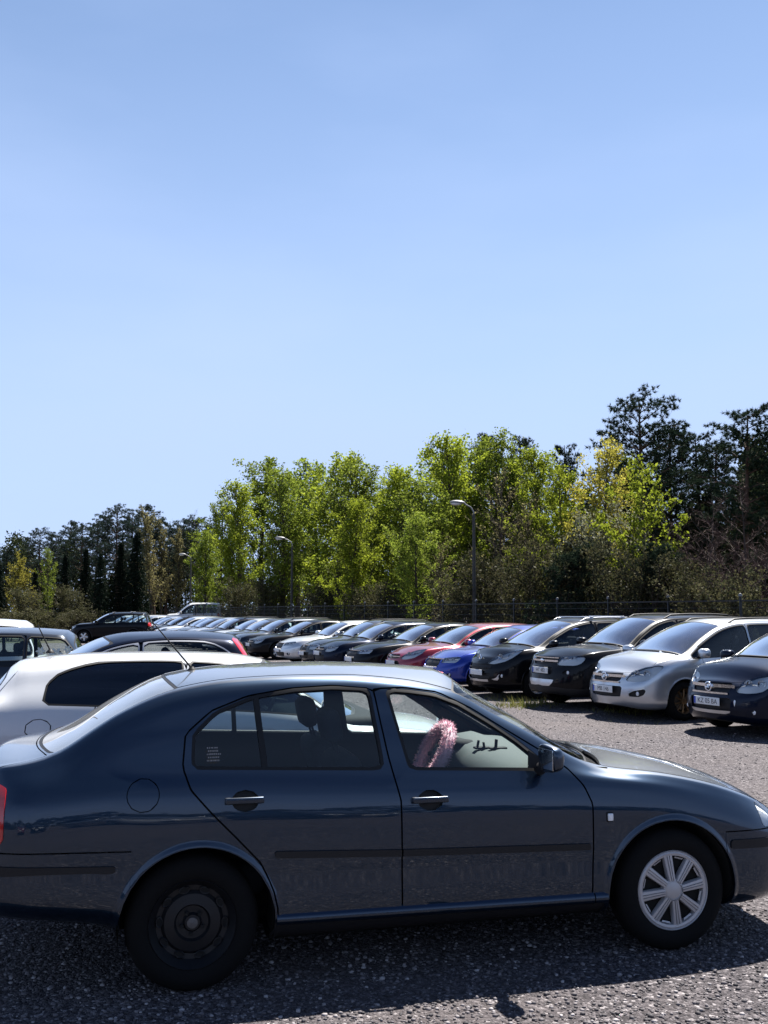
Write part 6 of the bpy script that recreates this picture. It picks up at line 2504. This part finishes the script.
SG = 'shrubs and low trees along the fence'
SHR = [lambda: grow_broadleaf(51, 5.0, 1.7, 40, 'olive', 5200, 0.07, low=0.03, up=1.6, multi=5, name='willow_shrub', gap=0.3),
       lambda: grow_broadleaf(52, 5.0, 1.6, 40, 'pale', 3600, 0.065, low=0.05, up=1.7, multi=5, name='blossoming_shrub', gap=0.4),
       lambda: grow_broadleaf(53, 5.0, 2.0, 40, 'olive', 6500, 0.075, low=0.02, up=0.8, multi=4, name='dark_bush', gap=0.2),
       lambda: grow_pine(54, 5.0, 1.5, 0.06, name='young_pine', dens=0.9, plate=0.8)]
for (u, v, ex, k, wd, lb) in [
        (548, 545, 1.6, 0, 1.0, 'grey-olive willow shrub left of the pale blossoming shrub'),
        (572, 552, 1.2, 3, 1.0, 'young bushy pine in front of the yellowish tree'),
        (603, 522, 2.6, 1, 0.9, 'tall pale blossoming shrub below the yellowish tree'),
        (590, 560, 1.6, 0, 1.0, 'grey-olive willow shrub in front of the pale blossoming shrub'),
        (628, 550, 2.0, 0, 1.0, 'tall grey-olive shrub below the open lime-leaved tree'),
        (655, 552, 1.4, 3, 0.9, 'young pine beneath the open lime-leaved tree'),
        (640, 562, 1.0, 2, 0.9, 'low dark bush behind the black off-roader'),
        (680, 566, 1.5, 0, 0.9, 'grey-olive shrub right of the open lime-leaved tree'),
        (706, 580, 1.0, 2, 1.0, 'dark bush behind the silver people carrier'),
        (748, 584, 1.0, 2, 1.0, 'dark bush behind the navy people carrier'),
        (462, 578, 1.0, 2, 1.1, 'dark round bush at the foot of the tallest street lamp'),
        (520, 572, 1.2, 2, 1.0, 'dark bush right of the tallest street lamp'),
        (395, 585, 1.2, 0, 1.2, 'low olive shrub in front of the green trees'),
        (330, 590, 1.2, 2, 1.2, 'low dark bush right of the middle street lamp'),
        (272, 585, 1.2, 0, 1.1, 'low olive shrub left of the middle street lamp'),
        (365, 592, 1.0, 2, 1.2, 'low dark bush in front of the green poplars'),
        (498, 560, 2.0, 0, 1.0, 'olive shrub between the bare tree and the lamp'),
        (240, 585, 1.6, 2, 1.1, 'low dark bush left of the middle street lamp')]:
    plant('shr%d' % k, SHR[k], 5.0, u, v, fd(u, ex), lb, 'shrub', SG, wd)

# conifer wood at the far left
LG = 'dark conifers at the left'
SPR = [lambda: grow_spruce(61, 9.0, 1.7), lambda: grow_spruce(62, 9.0, 1.5)]
for (u, v, d, k, wd, lb) in [
        (0, 562, 82, 0, 1.0, 'dark spruce cut off by the left edge'),
        (36, 566, 90, 1, 0.9, 'small dark spruce behind the narrow yellow-green tree'),
        (66, 552, 88, 0, 1.0, 'dark spruce right of the narrow yellow-green tree'),
        (86, 548, 86, 1, 1.0, 'slim dark spruce, left one of the close pair'),
        (101, 551, 85, 0, 0.95, 'broader dark spruce, right one of the close pair'),
        (121, 541, 88, 1, 1.05, 'dark spruce left of the tallest spruce'),
        (137, 528, 88, 0, 1.0, 'tallest dark spruce beside the tan budding birch')]:
    plant('spr%d' % k, SPR[k], 9.0, u, v, d, lb, 'spruce', LG, wd)
pl = [(-8, 552, 0), (8, 546, 2), (24, 540, 1), (40, 529, 0), (54, 531, 2), (68, 523, 1), (82, 525, 0), (95, 520, 2), (106, 516, 1), (117, 506, 0), (130, 513, 2), (142, 507, 1), (155, 517, 0), (168, 519, 2), (181, 521, 1), (196, 517, 0), (210, 523, 2)]
for j, (u, v, k) in enumerate(pl):
    o = plant('pine%d' % k, PINE[k], 12.0, u, v, 104 + 6 * (j % 3), 'dark pine in the left wood, %s from left along its skyline' % (ORD[j] if j < 16 else 'seventeenth'), 'pine', LG, 1.0)
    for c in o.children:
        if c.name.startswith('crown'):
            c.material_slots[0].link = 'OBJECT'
            c.material_slots[0].material = LEAF['pine_hazed']
plant('yelL', BL(25, 'fresh', 3000, 1.9, 0.10, up=1.0), 12.0, 48, 548, 84, 'narrow yellow-green young tree among the dark conifers at left', 'tree', None, 0.8)
plant('tanL', lambda: grow_bare(44, 7.0, 2.2, 34, 'twig', 'yellow', 4200, 0.07), 7.0, 20, 562, 84, 'pale budding tree near the left edge before the conifers', 'tree')
for u, v, d, lb in ((16, 612, 60, 'low dark bush by the left edge, beyond the white people carrier'), (46, 614, 61, 'low dark bush between the left edge and the far end of the row'),
                    (76, 611, 64, 'low dark bush next to the far end of the parked row')):
    plant('shr2', SHR[2], 5.0, u, v, d, lb, 'shrub', SG, 2.2)
plant('shr0', SHR[0], 5.0, 72, 590, 66, 'olive shrub at the foot of the dark spruces', 'shrub', SG, 1.2)
plant('shr0', SHR[0], 5.0, 30, 592, 64, 'olive shrub below the pale budding tree at left', 'shrub', SG, 1.3)


# the wood behind, which reads as one dark mass between the trunks
def far_wood():
    rs = np.random.default_rng(5)
    C = []
    for _ in range(26000):
        u = rs.uniform(-60, 840)
        if u < 200:
            d = rs.uniform(110, 122)
            top = 9.5
        else:
            d = fd(u, rs.uniform(15, 24))
            top = 8.6
        z = top * rs.random() ** 0.8 * (0.8 + 0.2 * math.sin(u * 0.11) + 0.15 * math.sin(u * 0.043))
        x, y = px(u, d)
        C.append((x, y, z))
    C = np.array(C)
    n = len(C)
    # ragged sprays: each point carries several leaf faces
    P_ = np.repeat(C, 7, 0) + rs.normal(0, 0.35, (n * 7, 3))
    P_[:, 2] = np.abs(P_[:, 2])
    V = rnd_quads(P_, 0.17, rs)
    M = leaf_material(bpy.data.materials.new('leaf_far_wood'), (0.012, 0.017, 0.008), (0.035, 0.045, 0.016), 0.25)
    return mesh_np('forest', V, np.arange(len(V)).reshape(-1, 4), M)


fw = far_wood()
tag(fw, 'dark wood closing the view behind the single trees', 'wood', kind='stuff')


def wood_behind():
    rs = np.random.default_rng(9)
    n = 5000
    C = np.stack([rs.uniform(-75, 75, n), rs.uniform(-62, -52, n), 9.5 * rs.random(n) ** 0.8], 1)
    C[:, 2] *= 0.8 + 0.25 * np.sin(C[:, 0] * 0.23) + 0.15 * np.sin(C[:, 0] * 0.61)
    V = rnd_quads(C, 1.0, rs)
    return mesh_np('forest', V, np.arange(len(V)).reshape(-1, 4), LEAF['olive'])


tag(wood_behind(), 'belt of trees behind the viewer, mirrored in car paint', 'wood', kind='stuff')
